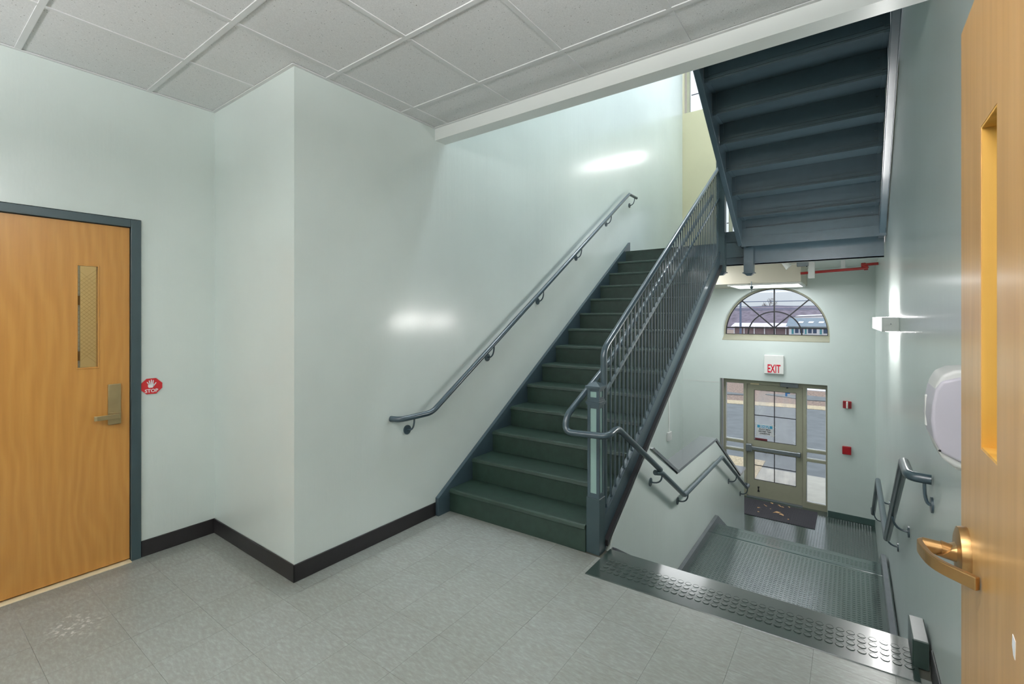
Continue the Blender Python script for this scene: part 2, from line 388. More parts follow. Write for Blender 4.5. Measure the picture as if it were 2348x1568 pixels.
# ------------------------------------------------------------------ foyer floor: slab and vinyl tiles
FB = lambda x: 2.892 + (x + 1.31) * .021        # back edge of the floor over the lower flight
b = B(); b.prism([(XL - T, YF - T), (XR + T, YF - T), (XR + T, FB(XR)), (WX - .16, FB(WX)), (WX - .16, 2.80), (XS - T, 2.80)], 'z', -.25, -.003)
floor = struct(b.make('floor', 'floor_adhesive'), 'grey vinyl tiled foyer floor', 'floor')
FP = .2985; FX0, FY0 = -1.044, .444
full = None; g = .00045
for i in range(-10, 6):
    for j in range(-11, 9):
        x0, x1 = FX0 + (i - 1) * FP, FX0 + i * FP; y0, y1 = FY0 + (j - 1) * FP, FY0 + j * FP
        cx0, cx1, cy0, cy1 = max(x0, XL), min(x1, XR), max(y0, YF), min(y1, 2.78 if x1 < -1.31 else 2.67)
        if x1 > -1.6 and x0 < -1.31: cy1 = min(y1, 2.78)
        if cx1 - cx0 < .01 or cy1 - cy0 < .01: continue
        rects = [(cx0, cx1, cy0, cy1)]
        if cx0 < XS and cy1 > YJ:                     # cut round the projecting wall
            rects = []
            if cy0 < YJ: rects.append((cx0, cx1, cy0, YJ))
            if cx1 > XS: rects.append((XS, cx1, max(YJ, cy0), cy1))
        whole = len(rects) == 1 and abs(rects[0][1] - rects[0][0] - FP) < 1e-6 and abs(rects[0][3] - rects[0][2] - FP) < 1e-6
        c = ((x0 + x1) / 2, (y0 + y1) / 2, 0)
        if whole and full: inst(full, 'floor_tile', c, floor); continue
        b = B()
        for q in rects: b.box(q[0] + g, q[1] - g, q[2] + g, q[3] - g, -.003, 0)
        o = b.make('floor_tile', 'vinyl_tile', floor, loc=c)
        if whole: full = o

# ------------------------------------------------------------------ suspended ceiling
ceil = struct(B().box(XL, XR, YF, 2.606, H + .06, H + .08).make('ceiling', 'dark_void'), 'suspended ceiling of grey acoustic tiles in a metal grid', 'ceiling')
gx = [-2.512 + .6 * k for k in range(-3, 6)]; gy = [.473 + .5965 * k for k in range(-6, 5)]
gx = [XL] + [x for x in gx if XL + .02 < x < XR - .02] + [XR]; gy = [YF] + [y for y in gy if YF + .02 < y < 2.59] + [2.606]
fullc = {}
for i in range(len(gx) - 1):
    for j in range(len(gy) - 1):
        x0, x1, y0, y1 = gx[i], gx[i + 1], gy[j], gy[j + 1]
        rects = [(x0, x1, y0, y1)]
        if x0 < XS - .01 and y1 > YJ:
            rects = []
            if y0 < YJ: rects.append((x0, x1, y0, YJ))
            if x1 > XS: rects.append((XS, x1, max(y0, YJ - .0005), y1))
        if not rects: continue
        b = B(); e = .002
        if len(rects) == 2: b.prism([(x0 + e, y0 + e), (x1 - e, y0 + e), (x1 - e, y1 - e), (XS + e, y1 - e), (XS + e, YJ - e), (x0 + e, YJ - e)], 'z', H + .004, H + .022)
        else:
            for q in rects: b.box(q[0] + e, q[1] - e, q[2] + e, q[3] - e, H + .004, H + .022)
        c = ((x0 + x1) / 2, (y0 + y1) / 2, H)
        key = (round(x1 - x0, 3), round(y1 - y0, 3)) if len(rects) == 1 and rects[0] == (x0, x1, y0, y1) else None
        if key in fullc and key: inst(fullc[key], 'ceiling_tile', c, ceil); continue
        o = b.make('ceiling_tile', 'acoustic_tile', ceil, loc=c)
        if key: fullc[key] = o
def tee(x0, x1, y0, y1, dz=0): B().box(x0, x1, y0, y1, H - .001 - dz, H + .004).make('grid_tee', 'grid_white_metal', ceil)
tw = .013
for x in gx[1:-1]: tee(x - tw, x + tw, YF, YJ if x < XS else 2.606)
for y in gy[1:-1]: tee(XL if y < YJ else XS, XR, y - tw, y + tw, .0008)
wa = .02
for q in ((XL, XL + wa, YF, YJ - wa), (XL, XS, YJ - wa, YJ), (XS, XS + wa, YJ - wa, 2.606 - wa), (XS, XR, 2.606 - wa, 2.606), (XR - wa, XR, YF + wa, 2.606 - wa), (XL + wa, XR, YF, YF + wa)):
    B().box(*q, H - .0035, H + .002).make('wall_angle', 'grid_white_metal', ceil)
for x, y, hl, lb in ((-2.75, -1.1, .62, 'added fill pendant over the foyer nearest the left wall'), (-.75, -1.1, .75, 'added fill pendant over the foyer behind the open door'), (-.45, .52, .50, 'added fill pendant over the foyer beside the open door')):  # out-of-view pendants added to brighten foyer, ceiling and lower flight
    z = 2.55 if y < 0 else 2.72
    t = thing('fill_pendant', (x, y, z), lb, 'light')
    B().box(x - hl, x + hl, y - .14, y + .14, z - .005, z + .005).make('housing', 'grid_white_metal', t)
    B().box(x - hl + .01, x + hl - .01, y - .13, y + .13, z + .006, z + .025).make('upper_lens', 'fill_pendant_up_lens', t)
    B().box(x - hl + .01, x + hl - .01, y - .13, y + .13, z - .025, z - .006).make('lower_lens', 'fill_pendant_lens', t)
    for dx in (-.8 * hl, .8 * hl): B().cyl((x + dx, y, z + .025), (x + dx, y, H), .004, 6).make('hanger_rod', 'aluminium_grey', t)

# ------------------------------------------------------------------ cove base
bh, bt = .105, .008
def base(name, segs, mat, label):
    b = B()
    for q in segs: b.box(*q)
    struct(b.make(name, mat, bevel=.003), label, 'baseboard')
base('baseboard_left', [(XL, XL + bt, 1.028, YJ, 0, bh), (XL, XL + bt, YF, -.05, 0, bh)], 'black_vinyl_base', 'black vinyl base right of the closed wooden door')
base('baseboard_jog', [(XL, XS + bt, YJ - bt, YJ, 0, bh)], 'black_vinyl_base', 'black vinyl base on the short projecting wall')
base('baseboard_stair', [(XS, XS + bt, YJ - bt, 2.608, 0, bh)], 'black_vinyl_base', 'black vinyl base before the foot of the staircase')
base('baseboard_right', [(XR - bt, XR, YF, 2.70, 0, .12)], 'black_vinyl_base', 'black vinyl base along the right wall near the floor edge')
base('baseboard_back', [(-.33, XR, YE - bt, YE, ZE, ZE + .10)], 'green_vinyl_base', 'green vinyl base under the red alarm devices')

# ------------------------------------------------------------------ left wooden door
d = thing('door_1', (XL, .5, 0), 'closed birch veneer door with narrow wired glass panel', 'door'); tag(d, kind='structure')
b = B()
for q in ((.975, 1.027, 0, 2.18), (-.01, .042, 0, 2.18)): b.box(XL - T - .005, XL + .014, q[0], q[1], q[2], q[3])
b.box(XL - T - .005, XL + .014, .042, .975, 2.130, 2.18)
b.make('door_frame', 'slate_frame_paint', d, bevel=.002)
b = B(); lx0, lx1 = XL - .05, XL - .006
b.box(lx0, lx1, .046, .722, .016, 2.126); b.box(lx0, lx1, .818, .971, .016, 2.126); b.box(lx0, lx1, .722, .818, .016, 1.252); b.box(lx0, lx1, .722, .818, 1.868, 2.126)
bmesh.ops.remove_doubles(b.bm, verts=b.bm.verts, dist=1e-5)
leaf = b.make('door_leaf', 'birch_veneer', d)
b = B(); b.box(lx1 - .01, lx1 + .003, .716, .724, 1.246, 1.874); b.box(lx1 - .01, lx1 + .003, .816, .824, 1.246, 1.874); b.box(lx1 - .01, lx1 + .003, .724, .816, 1.246, 1.254); b.box(lx1 - .01, lx1 + .003, .724, .816, 1.866, 1.874)
b.make('glazing_bead', 'birch_veneer', leaf, bevel=.001)
B().box(lx0 + .015, lx0 + .021, .722, .818, 1.252, 1.868).make('glass_pane', 'clear_glass', leaf)
b = B()
for k in range(-10, 30):
    for s in (1, -1):
        z0 = 1.25 + k * .024; ya, yb = .722, .818; za, zb = (z0, z0 + .096) if s > 0 else (z0 + .096, z0)
        if min(za, zb) < 1.253 or max(za, zb) > 1.867: continue
        b.tube([(lx0 + .018, ya, za), (lx0 + .018, yb, zb)], .0004, 4)
tag(b.make('wire_mesh', 'satin_bronze', leaf), kind='stuff')
b = B().box(XL - .07, XL + .03, .042, .975, -.002, .006); b.make('threshold', 'pale_threshold', d, bevel=.002)
lk = B().box(lx1, lx1 + .012, .862, .926, .888, 1.140).make('lock_plate', 'brushed_lever_metal', leaf, bevel=.004, seg=2)
b = B(); b.box(lx1 + .012, lx1 + .020, .864, .924, .892, .965)
b.prism([(lx1 + .018, .915), (lx1 + .056, .912), (lx1 + .062, .905), (lx1 + .062, .800), (lx1 + .056, .788), (lx1 + .046, .788), (lx1 + .046, .795), (lx1 + .052, .803), (lx1 + .052, .880), (lx1 + .018, .880)], 'z', .930, .958)
b.make('lever', 'brushed_lever_metal', leaf, bevel=.002, seg=2)
# corridor glimpsed through its glass
b = B(); b.box(-6.4, -6.3, -1.6, 2.6, 0, 2.7); b.box(-6.4, XL - T, -1.7, -1.6, 0, 2.7); b.box(-6.4, XL - T, 2.5, 2.6, 0, 2.7)
struct(b.make('wall_corridor', 'cream_wall_paint'), 'cream corridor wall glimpsed through the door glass', 'wall')
struct(B().box(-6.4, XL - T, -1.7, 2.6, 2.7, 2.8).make('ceiling_corridor', 'white_paint'), 'corridor ceiling beyond the left door', 'ceiling')
struct(B().box(-6.4, XL - T, -1.7, 2.6, -.1, 0).make('floor_corridor', 'vinyl_tile'), 'corridor floor beyond the left door', 'floor')
B0 = thing('fill_corridor_light', (-4.4, -.7, 2.7), 'added unseen fill light in the corridor behind the left door', 'light')  # unseen light added to brighten the view through the door glass
B().box(-4.75, -4.0, -1.1, -.3, 2.665, 2.699).make('lens', 'fill_corridor_lens', B0)
t = thing('corridor_door', (-4.9, .95, 0), 'open yellow wooden door seen through the wired glass panel', 'door')
B().prism([(-4.60, .905), (-4.63, .94), (-4.15, 1.42), (-4.12, 1.385)], 'z', .01, 1.97).make('door_leaf', 'pale_maple', t)
B().box(-4.75, -4.62, .80, .905, 0, 2.1).make('door_jamb', 'white_paint', t)
for z in (1.27, 1.68): B().box(-4.618, -4.606, .885, .915, z - .035, z + .035).make('hinge', 'satin_bronze', t)

# stop plaque
t = thing('stop_plaque', (XL, 1.083, 1.10), 'red octagonal plaque with white hand and STOP beside the closed wooden door', 'sign')
ya, yb, za, zb = 1.024, 1.143, 1.053, 1.154
oct_ = [(ya + .034, za), (yb - .034, za), (yb, za + .034), (yb, zb - .034), (yb - .034, zb), (ya + .034, zb), (ya, zb - .034), (ya, za + .034)]
B().prism(oct_, 'x', XL, XL + .006).make('plaque', 'sign_red', t)
text('stop_lettering', 'STOP', .030, 'sign_white', t, frame_m((XL + .0065, 1.0835, 1.064), (0, 1, 0), (0, 0, 1)), bold=.0007)
b = B(); hx0, hx1 = XL + .006, XL + .0072
b.prism([(1.069, 1.094), (1.090, 1.094), (1.097, 1.105), (1.096, 1.120), (1.066, 1.120), (1.064, 1.104)], 'x', hx0, hx1)
def finger(p, q, r):
    d = (Vector(q) - Vector(p)).normalized(); n = Vector((-d.y, d.x))
    P = [Vector(p) + n * r, Vector(p) - n * r, Vector(q) - n * r * .85, Vector(q) + d * r * .8, Vector(q) + n * r * .85]
    b.prism([tuple(v) for v in P], 'x', hx0, hx1)
for p, q in (((1.069, 1.117), (1.060, 1.132)), ((1.0755, 1.118), (1.0715, 1.141)), ((1.083, 1.118), (1.083, 1.145)), ((1.0905, 1.118), (1.0935, 1.141)), ((1.093, 1.103), (1.108, 1.125))): finger(p, q, .0031)
b.make('hand_symbol', 'sign_white', t)

# ------------------------------------------------------------------ main staircase
RUN, RIS, N1, Y1 = .277, .178, 14, 2.725
st = thing('staircase', (-2.03, 2.73, 0), 'dark green rubber clad staircase climbing along the left wall', 'staircase')
nose = lambda y: RIS + (y - Y1) * RIS / RUN
for k in range(N1):
    y = Y1 + k * RUN; z = (k + 1) * RIS
    xr_ = -1.375 if k else -1.432
    B().box(-2.625, xr_, y + .012, y + .032, z - RIS, z - .003).skew(.042, -2.62).make('riser', 'green_rubber_tread', st)
    if k < N1 - 1:
        b = B(); b.prism([(y, z - .028), (y + .006, z - .004), (y + .02, z), (y + RUN + .012, z), (y + RUN + .012, z - .03), (y + .012, z - .03)], 'x', -2.625, xr_).skew(.042, -2.62)
        b.make('tread', 'green_rubber_tread', st, bevel=.003)
def stringer(x0, x1, name, parent, mat, ytop):
    b = B(); up = .035; lo = .27
    ya = Y1 - .115
    pts = [(ya, 0), (ya, nose(ya) + up), (ytop, nose(ytop) + up), (ytop, nose(ytop) - lo), (2.88, .02), (2.86, 0)]
    b.prism(pts, 'x', x0, x1); return b.make(name, mat, parent)
stringer(-2.648, -2.615, 'stringer', st, 'slate_steel_paint', 6.50)
# right stringer: a channel with flanges
b = B(); ys, ye_ = 2.885, 6.36
zt = lambda y: .256 + .6385 * (y - 2.9435); zb_ = lambda y: -.011 + .631 * (y - 2.957); XW = -1.345
b.prism([(ys, zb_(ys) + .045), (ys, zt(ys)), (ye_, zt(ye_)), (ye_, zb_(ye_) + .045)], 'x', XW - .010, XW)
b.prism([(ys, zt(ys) - .012), (ys, zt(ys)), (ye_, zt(ye_)), (ye_, zt(ye_) - .012)], 'x', XW - .030, XW + .004)
b.prism([(ys, zb_(ys) + .060), (ys, zb_(ys) + .070), (ye_, zb_(ye_) + .070), (ye_, zb_(ye_) + .060)], 'x', XW - .06, XW + .010)
rs = b.make('stringer', 'slate_steel_paint', st)
zw = lambda y: .03 + .631 * (y - 2.88)
b = B(); b.prism([(ys, zw(ys)), (ys, zw(ys) + .040), (ye_, zw(ye_) + .040), (ye_, zw(ye_))], 'x', XW - .05, WX - .006); b.make('shadow_gap_strip', 'black_vinyl_base', st)  # dark strip stands in for the shade in the gap under the stringer
for k in range(9):
    y = 3.05 + k * .37
    B().cyl((XW, y, zb_(y) + .085), (XW + .006, y, zb_(y) + .085), .007, 8).make('bolt', 'slate_steel_paint', st, smooth=True)
# soffit pan under the steps
b = B(); b.prism([(2.9, .04), (2.9, .06), (6.36, 2.26), (6.36, 2.24)], 'x', -2.6, WX - .1); b.make('underside_pan', 'slate_steel_paint', st)

# ------------------------------------------------------------------ guard with newel post
gd = thing('stair_guard', (-1.36, 2.84, 0), 'slate blue steel baluster guard with panelled newel post beside the staircase', 'railing')
nx0, nx1, ny0, ny1 = -1.430, -1.334, 2.795, 2.885
np_ = B().box(nx0, nx1, ny0, ny1, 0, .365).make('newel_post', 'slate_frame_paint', gd, bevel=.002)
i_ = .006
b = B(); b.box(nx0 + i_ + .006, nx1 - i_ - .006, ny0 + i_ + .006, ny1 - i_ - .006, .365, 1.09); b.make('newel_core', 'pale_teal_panel', gd)
b = B(); fw = .019
def postframe(z0, z1, rail):
    X0, X1, Y0, Y1_ = nx0 + i_, nx1 - i_, ny0 + i_, ny1 - i_
    for (xa, xb) in ((X0, X0 + fw), (X1 - fw, X1)):
        for (y_a, y_b) in ((Y0, Y0 + fw), (Y1_ - fw, Y1_)): b.box(xa, xb, y_a, y_b, z0, z1)
    for (za_, zb2) in ((z0, z0 + rail), (z1 - rail, z1)): b.box(X0 + .001, X1 - .001, Y0 + .001, Y1_ - .001, za_, zb2)
postframe(.365, .985, .03); postframe(1.012, 1.082, .016)
b.make('newel_frame', 'slate_steel_paint', gd)
b = B()
def mould(steps):
  for (e, z0, z1) in steps: b.box(nx0 + i_ - e, nx1 - i_ + e, ny0 + i_ - e, ny1 - i_ + e, z0, z1)
mould(((.006, .978, .990), (.011, .990, 1.000), (.004, 1.000, 1.012))); b.make('newel_collar', 'slate_steel_paint', gd)
b = B(); mould(((.004, 1.078, 1.088), (.011, 1.088, 1.102)))
e = .013; q0 = [(nx0 - e + i_, ny0 - e + i_), (nx1 + e - i_, ny0 - e + i_), (nx1 + e - i_, ny1 + e - i_), (nx0 - e + i_, ny1 + e - i_)]
mx_, my_ = (nx0 + nx1) / 2, (ny0 + ny1) / 2
b.hexa([(x, y, 1.102) for x, y in q0], [(mx_ + (x - mx_) * .15, my_ + (y - my_) * .15, 1.128) for x, y in q0])
b.make('newel_cap', 'slate_steel_paint', gd)
GX = -1.36; gt = lambda y: 1.342 + .623 * (y - 2.92); gm = lambda y: 1.068 + .5997 * (y - 2.99)
B().tube([(GX, 2.915, .30)] + arcpts((GX, 2.915, 1.27), (GX, 2.915, 1.335), (GX, 2.975, 1.374), 6) + [(GX, 6.30, gt(6.30))], .0215, 16).make('top_rail', 'slate_steel_paint', gd, smooth=True)
b = B(); b.prism([(2.885, gm(2.885) - .004), (2.885, gm(2.885) + .020), (6.27, gm(6.27) + .020), (6.27, gm(6.27) - .004)], 'x', GX - .008, GX + .008); b.make('middle_rail', 'slate_steel_paint', gd)
y = 2.955; k = 0
while y < 6.25:
    b = B(); b.box(GX - .0055, GX + .0055, y - .0055, y + .0055, zt(y) - .02, gt(y) - .012); b.make('baluster', 'slate_steel_paint', gd); y += .0742
B().box(GX - .03, GX + .07, 6.262, 6.362, 2.12, 3.62).make('upper_newel_post', 'slate_frame_paint', gd, bevel=.002)
def drop(parent, x0, x1, y0, y1, z0):
    b = B(); b.box(x0 - .012, x1 + .012, y0 - .012, y1 + .012, z0 - .012, z0)
    mx, my = (x0 + x1) / 2, (y0 + y1) / 2; q = [(x0, y0), (x1, y0), (x1, y1), (x0, y1)]
    b.hexa([(mx + (x - mx) * .45, my + (y - my) * .45, z0 - .04) for x, y in q], [(x, y, z0 - .012) for x, y in q])
    b.make('newel_drop', 'slate_steel_paint', parent)
drop(gd, GX - .03, GX + .07, 6.262, 6.362, 2.12)

# handrail that wraps the newel and runs down the lower flight
def bracket(parent, wall, side, y, z, rx, rz, r=.018):
    """wall x, side +1 if the rail stands at larger x; curved arm from a round flange up to the rail"""
    B().cyl((wall, y, z), (wall + side * .008, y, z), .034, 16).make('flange', 'slate_steel_paint', parent, smooth=True)
    p = arcpts((wall + side * .008, y, z), (rx, y, z - .004), (rx, y, rz - r), 7)
    B().tube(p, .0065, 8).make('bracket_arm', 'slate_steel_paint', parent, smooth=True)
RR = .0205
hx = -1.445; hz = lambda y: 1.227 + .600 * (y - 3.19)
hr = thing('handrail', (-1.47, 2.66, .9), 'slate steel handrail looping round the newel post and down over the white low wall', 'handrail')
path = [(hx, 6.3, hz(6.3)), (hx, 3.19, hz(3.19)), (-1.50, 2.69, .925), (-1.502, 2.655, .875), (-1.46, 2.655, .815), (-1.36, 2.665, .812), (-1.245, 2.665, .822), (-1.218, 2.72, .834), (-1.218, 2.814, .845), (-1.218, 3.63, .365)]
P_ = [path[0], path[1]] + fillet([path[1], (-1.505, 2.662, .915), (-1.50, 2.64, .815), (-1.215, 2.655, .825), (-1.218, 2.814, .848), (-1.218, 3.64, .362)], .055, 6)[1:]
B().tube(P_, RR, 16).make('rail', 'slate_steel_paint', hr, smooth=True)
lr = thing('handrail', (-1.22, 5.0, -.04), 'slate steel handrail on the white low wall descending to the entrance', 'handrail')
B().tube(fillet([(-1.245, 3.60, .345), (-1.218, 3.68, .325), (-1.218, 4.29, -.038), (-1.218, 5.775, -.055), (-1.218, 7.33, -.871), (-1.218, 7.50, -.880), (-1.30, 7.52, -.880)], .03, 4), RR, 16).make('rail', 'slate_steel_paint', lr, smooth=True)
for y, z, rz in ((3.68, .235, .325), (4.40, -.145, -.045), (6.60, -.59, -.49), (7.38, -.99, -.885)): bracket(lr, WX - .005, 1, y, z, -1.218, rz)
wr = thing('handrail', (-2.57, 4.3, 2), 'slate steel handrail rising along the glossy left wall', 'handrail')
B().tube(fillet([(-2.648, 2.17, .836), (-2.57, 2.19, .836), (-2.57, 2.494, .836), (-2.57, 6.355, 3.304), (-2.57, 6.63, 3.304)], .055, 5)[:14] + [(-2.57, 6.355, 3.304), (-2.57, 6.63, 3.304)], RR, 16).make('rail', 'slate_steel_paint', wr, smooth=True)
for y, z, rz in ((2.32, .730, .836), (3.253, 1.195, 1.32), (4.078, 1.72, 1.848), (4.91, 2.255, 2.38), (5.744, 2.79, 2.913), (6.55, 3.19, 3.304)): bracket(wr, XS, 1, y, z, -2.57, rz)
rr_ = thing('handrail', (.2, 4.0, .3), 'slate steel handrail on the right wall zigzagging down past the soap dispenser', 'handrail')
B().tube(fillet([(.275, 2.70, .855), (.2, 2.71, .855), (.2, 2.95, .855), (.2, 4.36, -.055), (.2, 5.86, -.055), (.2, 7.22, -.85), (.2, 7.4, -.85)], .045, 5)[:7] + [(.2, 2.95, .855), (.2, 4.36, -.055), (.2, 5.86, -.055), (.2, 7.22, -.85), (.2, 7.4, -.85)], .0215, 16).make('rail', 'slate_steel_paint', rr_, smooth=True)
for y, z, rz in ((3.75, .24, .345), (4.60, -.19, -.055), (5.6, -.19, -.055), (7.0, -.85, -.72)): bracket(rr_, XR, -1, y, z, .2, rz)

bracket(rr_, XR, -1, 2.705, .745, .252, .855)
# ------------------------------------------------------------------ half landing, upper flight
ld = thing('half_landing', (-1.2, 7.8, 2.49), 'slate steel half landing at the head of the green staircase', 'landing')
B().box(XS + .002, XR - .002, 6.385, YE - .002, 2.36, 2.485).make('slab', 'white_paint', ld)
B().box(XS + .002, XR - .002, 6.345, YE - .002, 2.485, 2.492).make('floor_covering', 'green_rubber_tread', ld)
b = B(); b.box(XS + .005, XR - .01, 6.37, 6.382, 2.20, 2.484); b.box(XS + .005, XR - .01, 6.37, 6.44, 2.20, 2.212); 
b.make('edge_beam', 'slate_steel_paint', ld)
B().box(WX + .005, -1.05, 6.345, 6.357, 2.30, 2.625).make('toe_plate', 'slate_frame_paint', ld)
B().box(-1.075, -.97, 6.262, 6.367, 2.10, 2.40).make('post_stub', 'slate_steel_paint', ld)
drop(ld, -1.075, -.97, 6.262, 6.367, 2.10)
UY, UZ, UR, UH = 5.781, 2.70, .294, .186
UXL, UXR = -1.054, .217
up = thing('upper_staircase', (-.42, 6.1, 2.5), 'underside of the slate steel flight rising overhead to the right', 'staircase')
for k in range(0, 10):
    yk = UY - (k - 1) * UR; zk = UZ + (k - 1) * UH          # plane of riser k+1 and its foot
    B().box(UXL, UXR, yk - .006, yk, zk - .022, zk + UH).make('riser', 'slate_steel_paint', up)
    B().box(UXL, UXR, yk - UR - .01, yk + .02, zk + UH, zk + UH + .006).make('tread', 'slate_steel_paint', up)
    for x0, x1, s in ((UXL, UXL + .035, 1), (UXR - .035, UXR, -1)):
        b = B(); b.box(x0, x1, yk - .012, yk - .006, zk + .02, zk + UH - .01); b.box(x0, x1, yk - UR + .03, yk - .012, zk + UH - .008, zk + UH)
        b.make('carrier_angle', 'slate_steel_paint', up)
    b = B(); b.box(UXL + .035, UXR - .035, yk - .022, yk - .006, zk - .024, zk - .018); b.make('riser_lip', 'slate_steel_paint', up)
    b = B(); b.box(UXL + .04, UXR - .04, yk - .011, yk - .006, zk + .030, zk + .037); b.make('carrier_angle', 'slate_steel_paint', up)
    for dz in (.06, .125):
        B().cyl((UXR - .055, yk - .006, zk + dz), (UXR - .055, yk - .013, zk + dz), .008, 8).make('bolt', 'slate_steel_paint', up, smooth=True)
B().box(UXL - .01, XR - .005, 6.056, 6.066, 2.385, 2.60).make('base_plate', 'slate_steel_paint', up)
lo = lambda y: 2.425 + (6.08 - y) * UH / UR * 1.02
for x0, x1 in ((UXL - .050, UXL - .001), (UXR + .001, XR - .012)):
    b = B(); b.prism([(6.07, 2.40), (6.36, 2.40), (6.36, 2.66), (6.07, lo(6.07) + .34), (3.0, lo(3.0) + .34), (3.0, lo(3.0))], 'x', x0, x1)
    so = b.make('stringer', 'slate_steel_paint', up, bevel=.003)
    b = B(); b.prism([(6.02, lo(6.02) - .006), (6.02, lo(6.02) + .006), (3.0, lo(3.0) + .006), (3.0, lo(3.0) - .006)], 'x', x0 - .004, x0 + .018 if x0 < -1 else x1 + .004); b.make('flange', 'slate_steel_paint', up)

# ------------------------------------------------------------------ lower flight, mid landing, low wall
dn = thing('lower_staircase', (-.5, 4.0, -.85), 'short rubber clad flight with mid landing going down to the entrance', 'staircase')
def flight(y0, z0):
    for k in range(5):
        y = y0 + k * .28; z = z0 - k * .17
        B().box(WX + .006, XR - .002, y - .02, y, z - .17 - (.02 if k < 4 else -.002), z - .012).make('riser', 'studded_rubber', dn)
        if k < 4: B().box(WX + .006, XR - .002, y, y + .285, z - .19, z - .17).make('tread', 'studded_rubber', dn, bevel=.004)
flight(2.93, 0); flight(5.80, ZL)
B().box(WX + .006, XR - .002, 4.05, 5.78, ZL - .12, ZL).make('landing_deck', 'polished_rubber', dn)
def studs(x0, x1, y0, y1, z, pitch, r, h, parent, name='raised_studs', seg=8):
    b = B(); bm = b.bm; nx = int((x1 - x0) / pitch); ny = int((y1 - y0) / pitch)
    cs = [(math.cos(2 * math.pi * i / seg), math.sin(2 * math.pi * i / seg)) for i in range(seg)]
    for i in range(nx):
        for j in range(ny):
            cx_, cy_ = x0 + (i + .5) * pitch, y0 + (j + .5) * pitch
            lo_ = [bm.verts.new((cx_ + r * c, cy_ + r * s, z)) for c, s in cs]
            hi_ = [bm.verts.new((cx_ + r * .86 * c, cy_ + r * .86 * s, z + h)) for c, s in cs]
            bm.faces.new(hi_)
            for q in range(seg): bm.faces.new((lo_[q], lo_[(q + 1) % seg], hi_[(q + 1) % seg], hi_[q]))
    return tag(b.make(name, 'polished_rubber', parent, smooth=False), kind='stuff')
studs(WX + .04, .21, 4.08, 5.52, ZL, .034, .0125, .0022, dn)
ns = B(); ns.prism([(5.53, ZL), (5.535, ZL + .005), (5.80, ZL + .005), (5.806, ZL), (5.806, ZL - .04), (5.80, ZL - .04)], 'x', WX + .03, .22)
nso = ns.make('nosing', 'studded_rubber', dn)
studs(WX + .06, .20, 5.60, 5.74, ZL + .005, .034, .0125, .0022, nso)
for x0, x1 in ((WX, WX + .035), (.222, .262)):
    b = B()
    b.prism([(2.94, -.02 - .05), (2.94, .01), (4.25, -.77), (5.85, -.77), (7.35, -1.68), (7.1, -1.70), (5.8, -.98), (4.2, -.98)], 'x', x0, x1)
    b.make('stringer', 'grey_rail_cap_paint', dn, bevel=.003)
B().box(.215, .272, 2.735, 2.95, 0, .125).make('stringer_end', 'edge_rubber', dn, bevel=.004)
# floor edge strip with raised discs
fs = thing('floor_edge_strip', (-.5, 2.72, 0), 'dark studded rubber nosing strip along the floor edge above the lower flight', 'floor strip')
fy0 = lambda x: 2.548 + (x + 1.31) * .048; bk = lambda x: FB(x) + .028
b = B(); x0, x1 = WX - .003, .235
b.hexa([(x0, fy0(x0), -.002), (x1, fy0(x1), -.002), (x1, bk(x1) - .03, -.002), (x0, bk(x0) - .03, -.002)], [(x0, fy0(x0) + .006, .004), (x1, fy0(x1) + .006, .004), (x1, bk(x1) - .006, .006), (x0, bk(x0) - .006, .006)])
b.hexa([(x0, bk(x0) - .032, -.06), (x1, bk(x1) - .032, -.06), (x1, bk(x1), -.06), (x0, bk(x0), -.06)], [(x0, bk(x0) - .032, .005), (x1, bk(x1) - .032, .005), (x1, bk(x1) - .004, .005), (x0, bk(x0) - .004, .005)])
b.make('strip', 'edge_rubber', fs)
b = B(); bm = b.bm; seg = 16; nX = 35; px = (x1 - x0 - .06) / nX
for i in range(nX):
    for j in range(4):
        cx_ = x0 + .05 + (i + .5) * px; cy_ = fy0(cx_) + .098 + j * .0435
        prev = None
        rings = []
        for r_, h_ in ((.0175, .0045), (.0165, .0075), (.0145, .0075), (.0135, .0066)):
            rings.append([bm.verts.new((cx_ + r_ * math.cos(2 * math.pi * q / seg), cy_ + r_ * math.sin(2 * math.pi * q / seg), h_)) for q in range(seg)])
        for u, v in zip(rings, rings[1:]):
            for q in range(seg): bm.faces.new((u[q], u[(q + 1) % seg], v[(q + 1) % seg], v[q]))
        bm.faces.new(rings[-1])
tag(b.make('raised_studs', 'edge_rubber', fs), kind='stuff')
# entry level floor
ef = struct(B().box(XS, XR, 2.9, YE + .36, ZE - .15, ZE).make('floor_entry', 'polished_rubber'), 'green studded rubber floor of the entrance level', 'floor')
studs(WX + .02, XR - .02, 7.0, 9.18, ZE, .034, .0125, .0022, ef)
struct(B().box(XS, XR, 2.80, 2.89, ZE, -.25).make('wall_under_floor', 'white_paint'), 'white wall under the edge of the foyer floor', 'wall')
# low wall
b = B(); b.prism([(2.915, ZE), (2.915, -.03), (2.95, .068), (3.665, .518), (4.386, .105), (5.88, .085), (7.361, -.735), (7.695, -.735), (7.695, ZE)], 'x', -1.465, WX - .003)
struct(b.make('wall_low', 'mint_wall_paint'), 'low stepped white wall beside the lower flight', 'wall')
cap = [(3.675, .503), (4.386, .118), (5.88, .098), (7.361, -.722), (7.735, -.722)]
b = B(); th = .028
for n_, ((ya_, za_), (yb_, zb2)) in enumerate(zip(cap, cap[1:])): b.prism([(ya_, za_), (yb_, zb2), (yb_, zb2 + th), (ya_ + (.055 if n_ == 0 else 0), za_ + th - (.029 if n_ == 0 else 0))], 'x', -1.487, WX + .012)
struct(b.make('trim_3', 'grey_rail_cap_paint'), 'grey painted cap on the low stepped wall', 'trim')

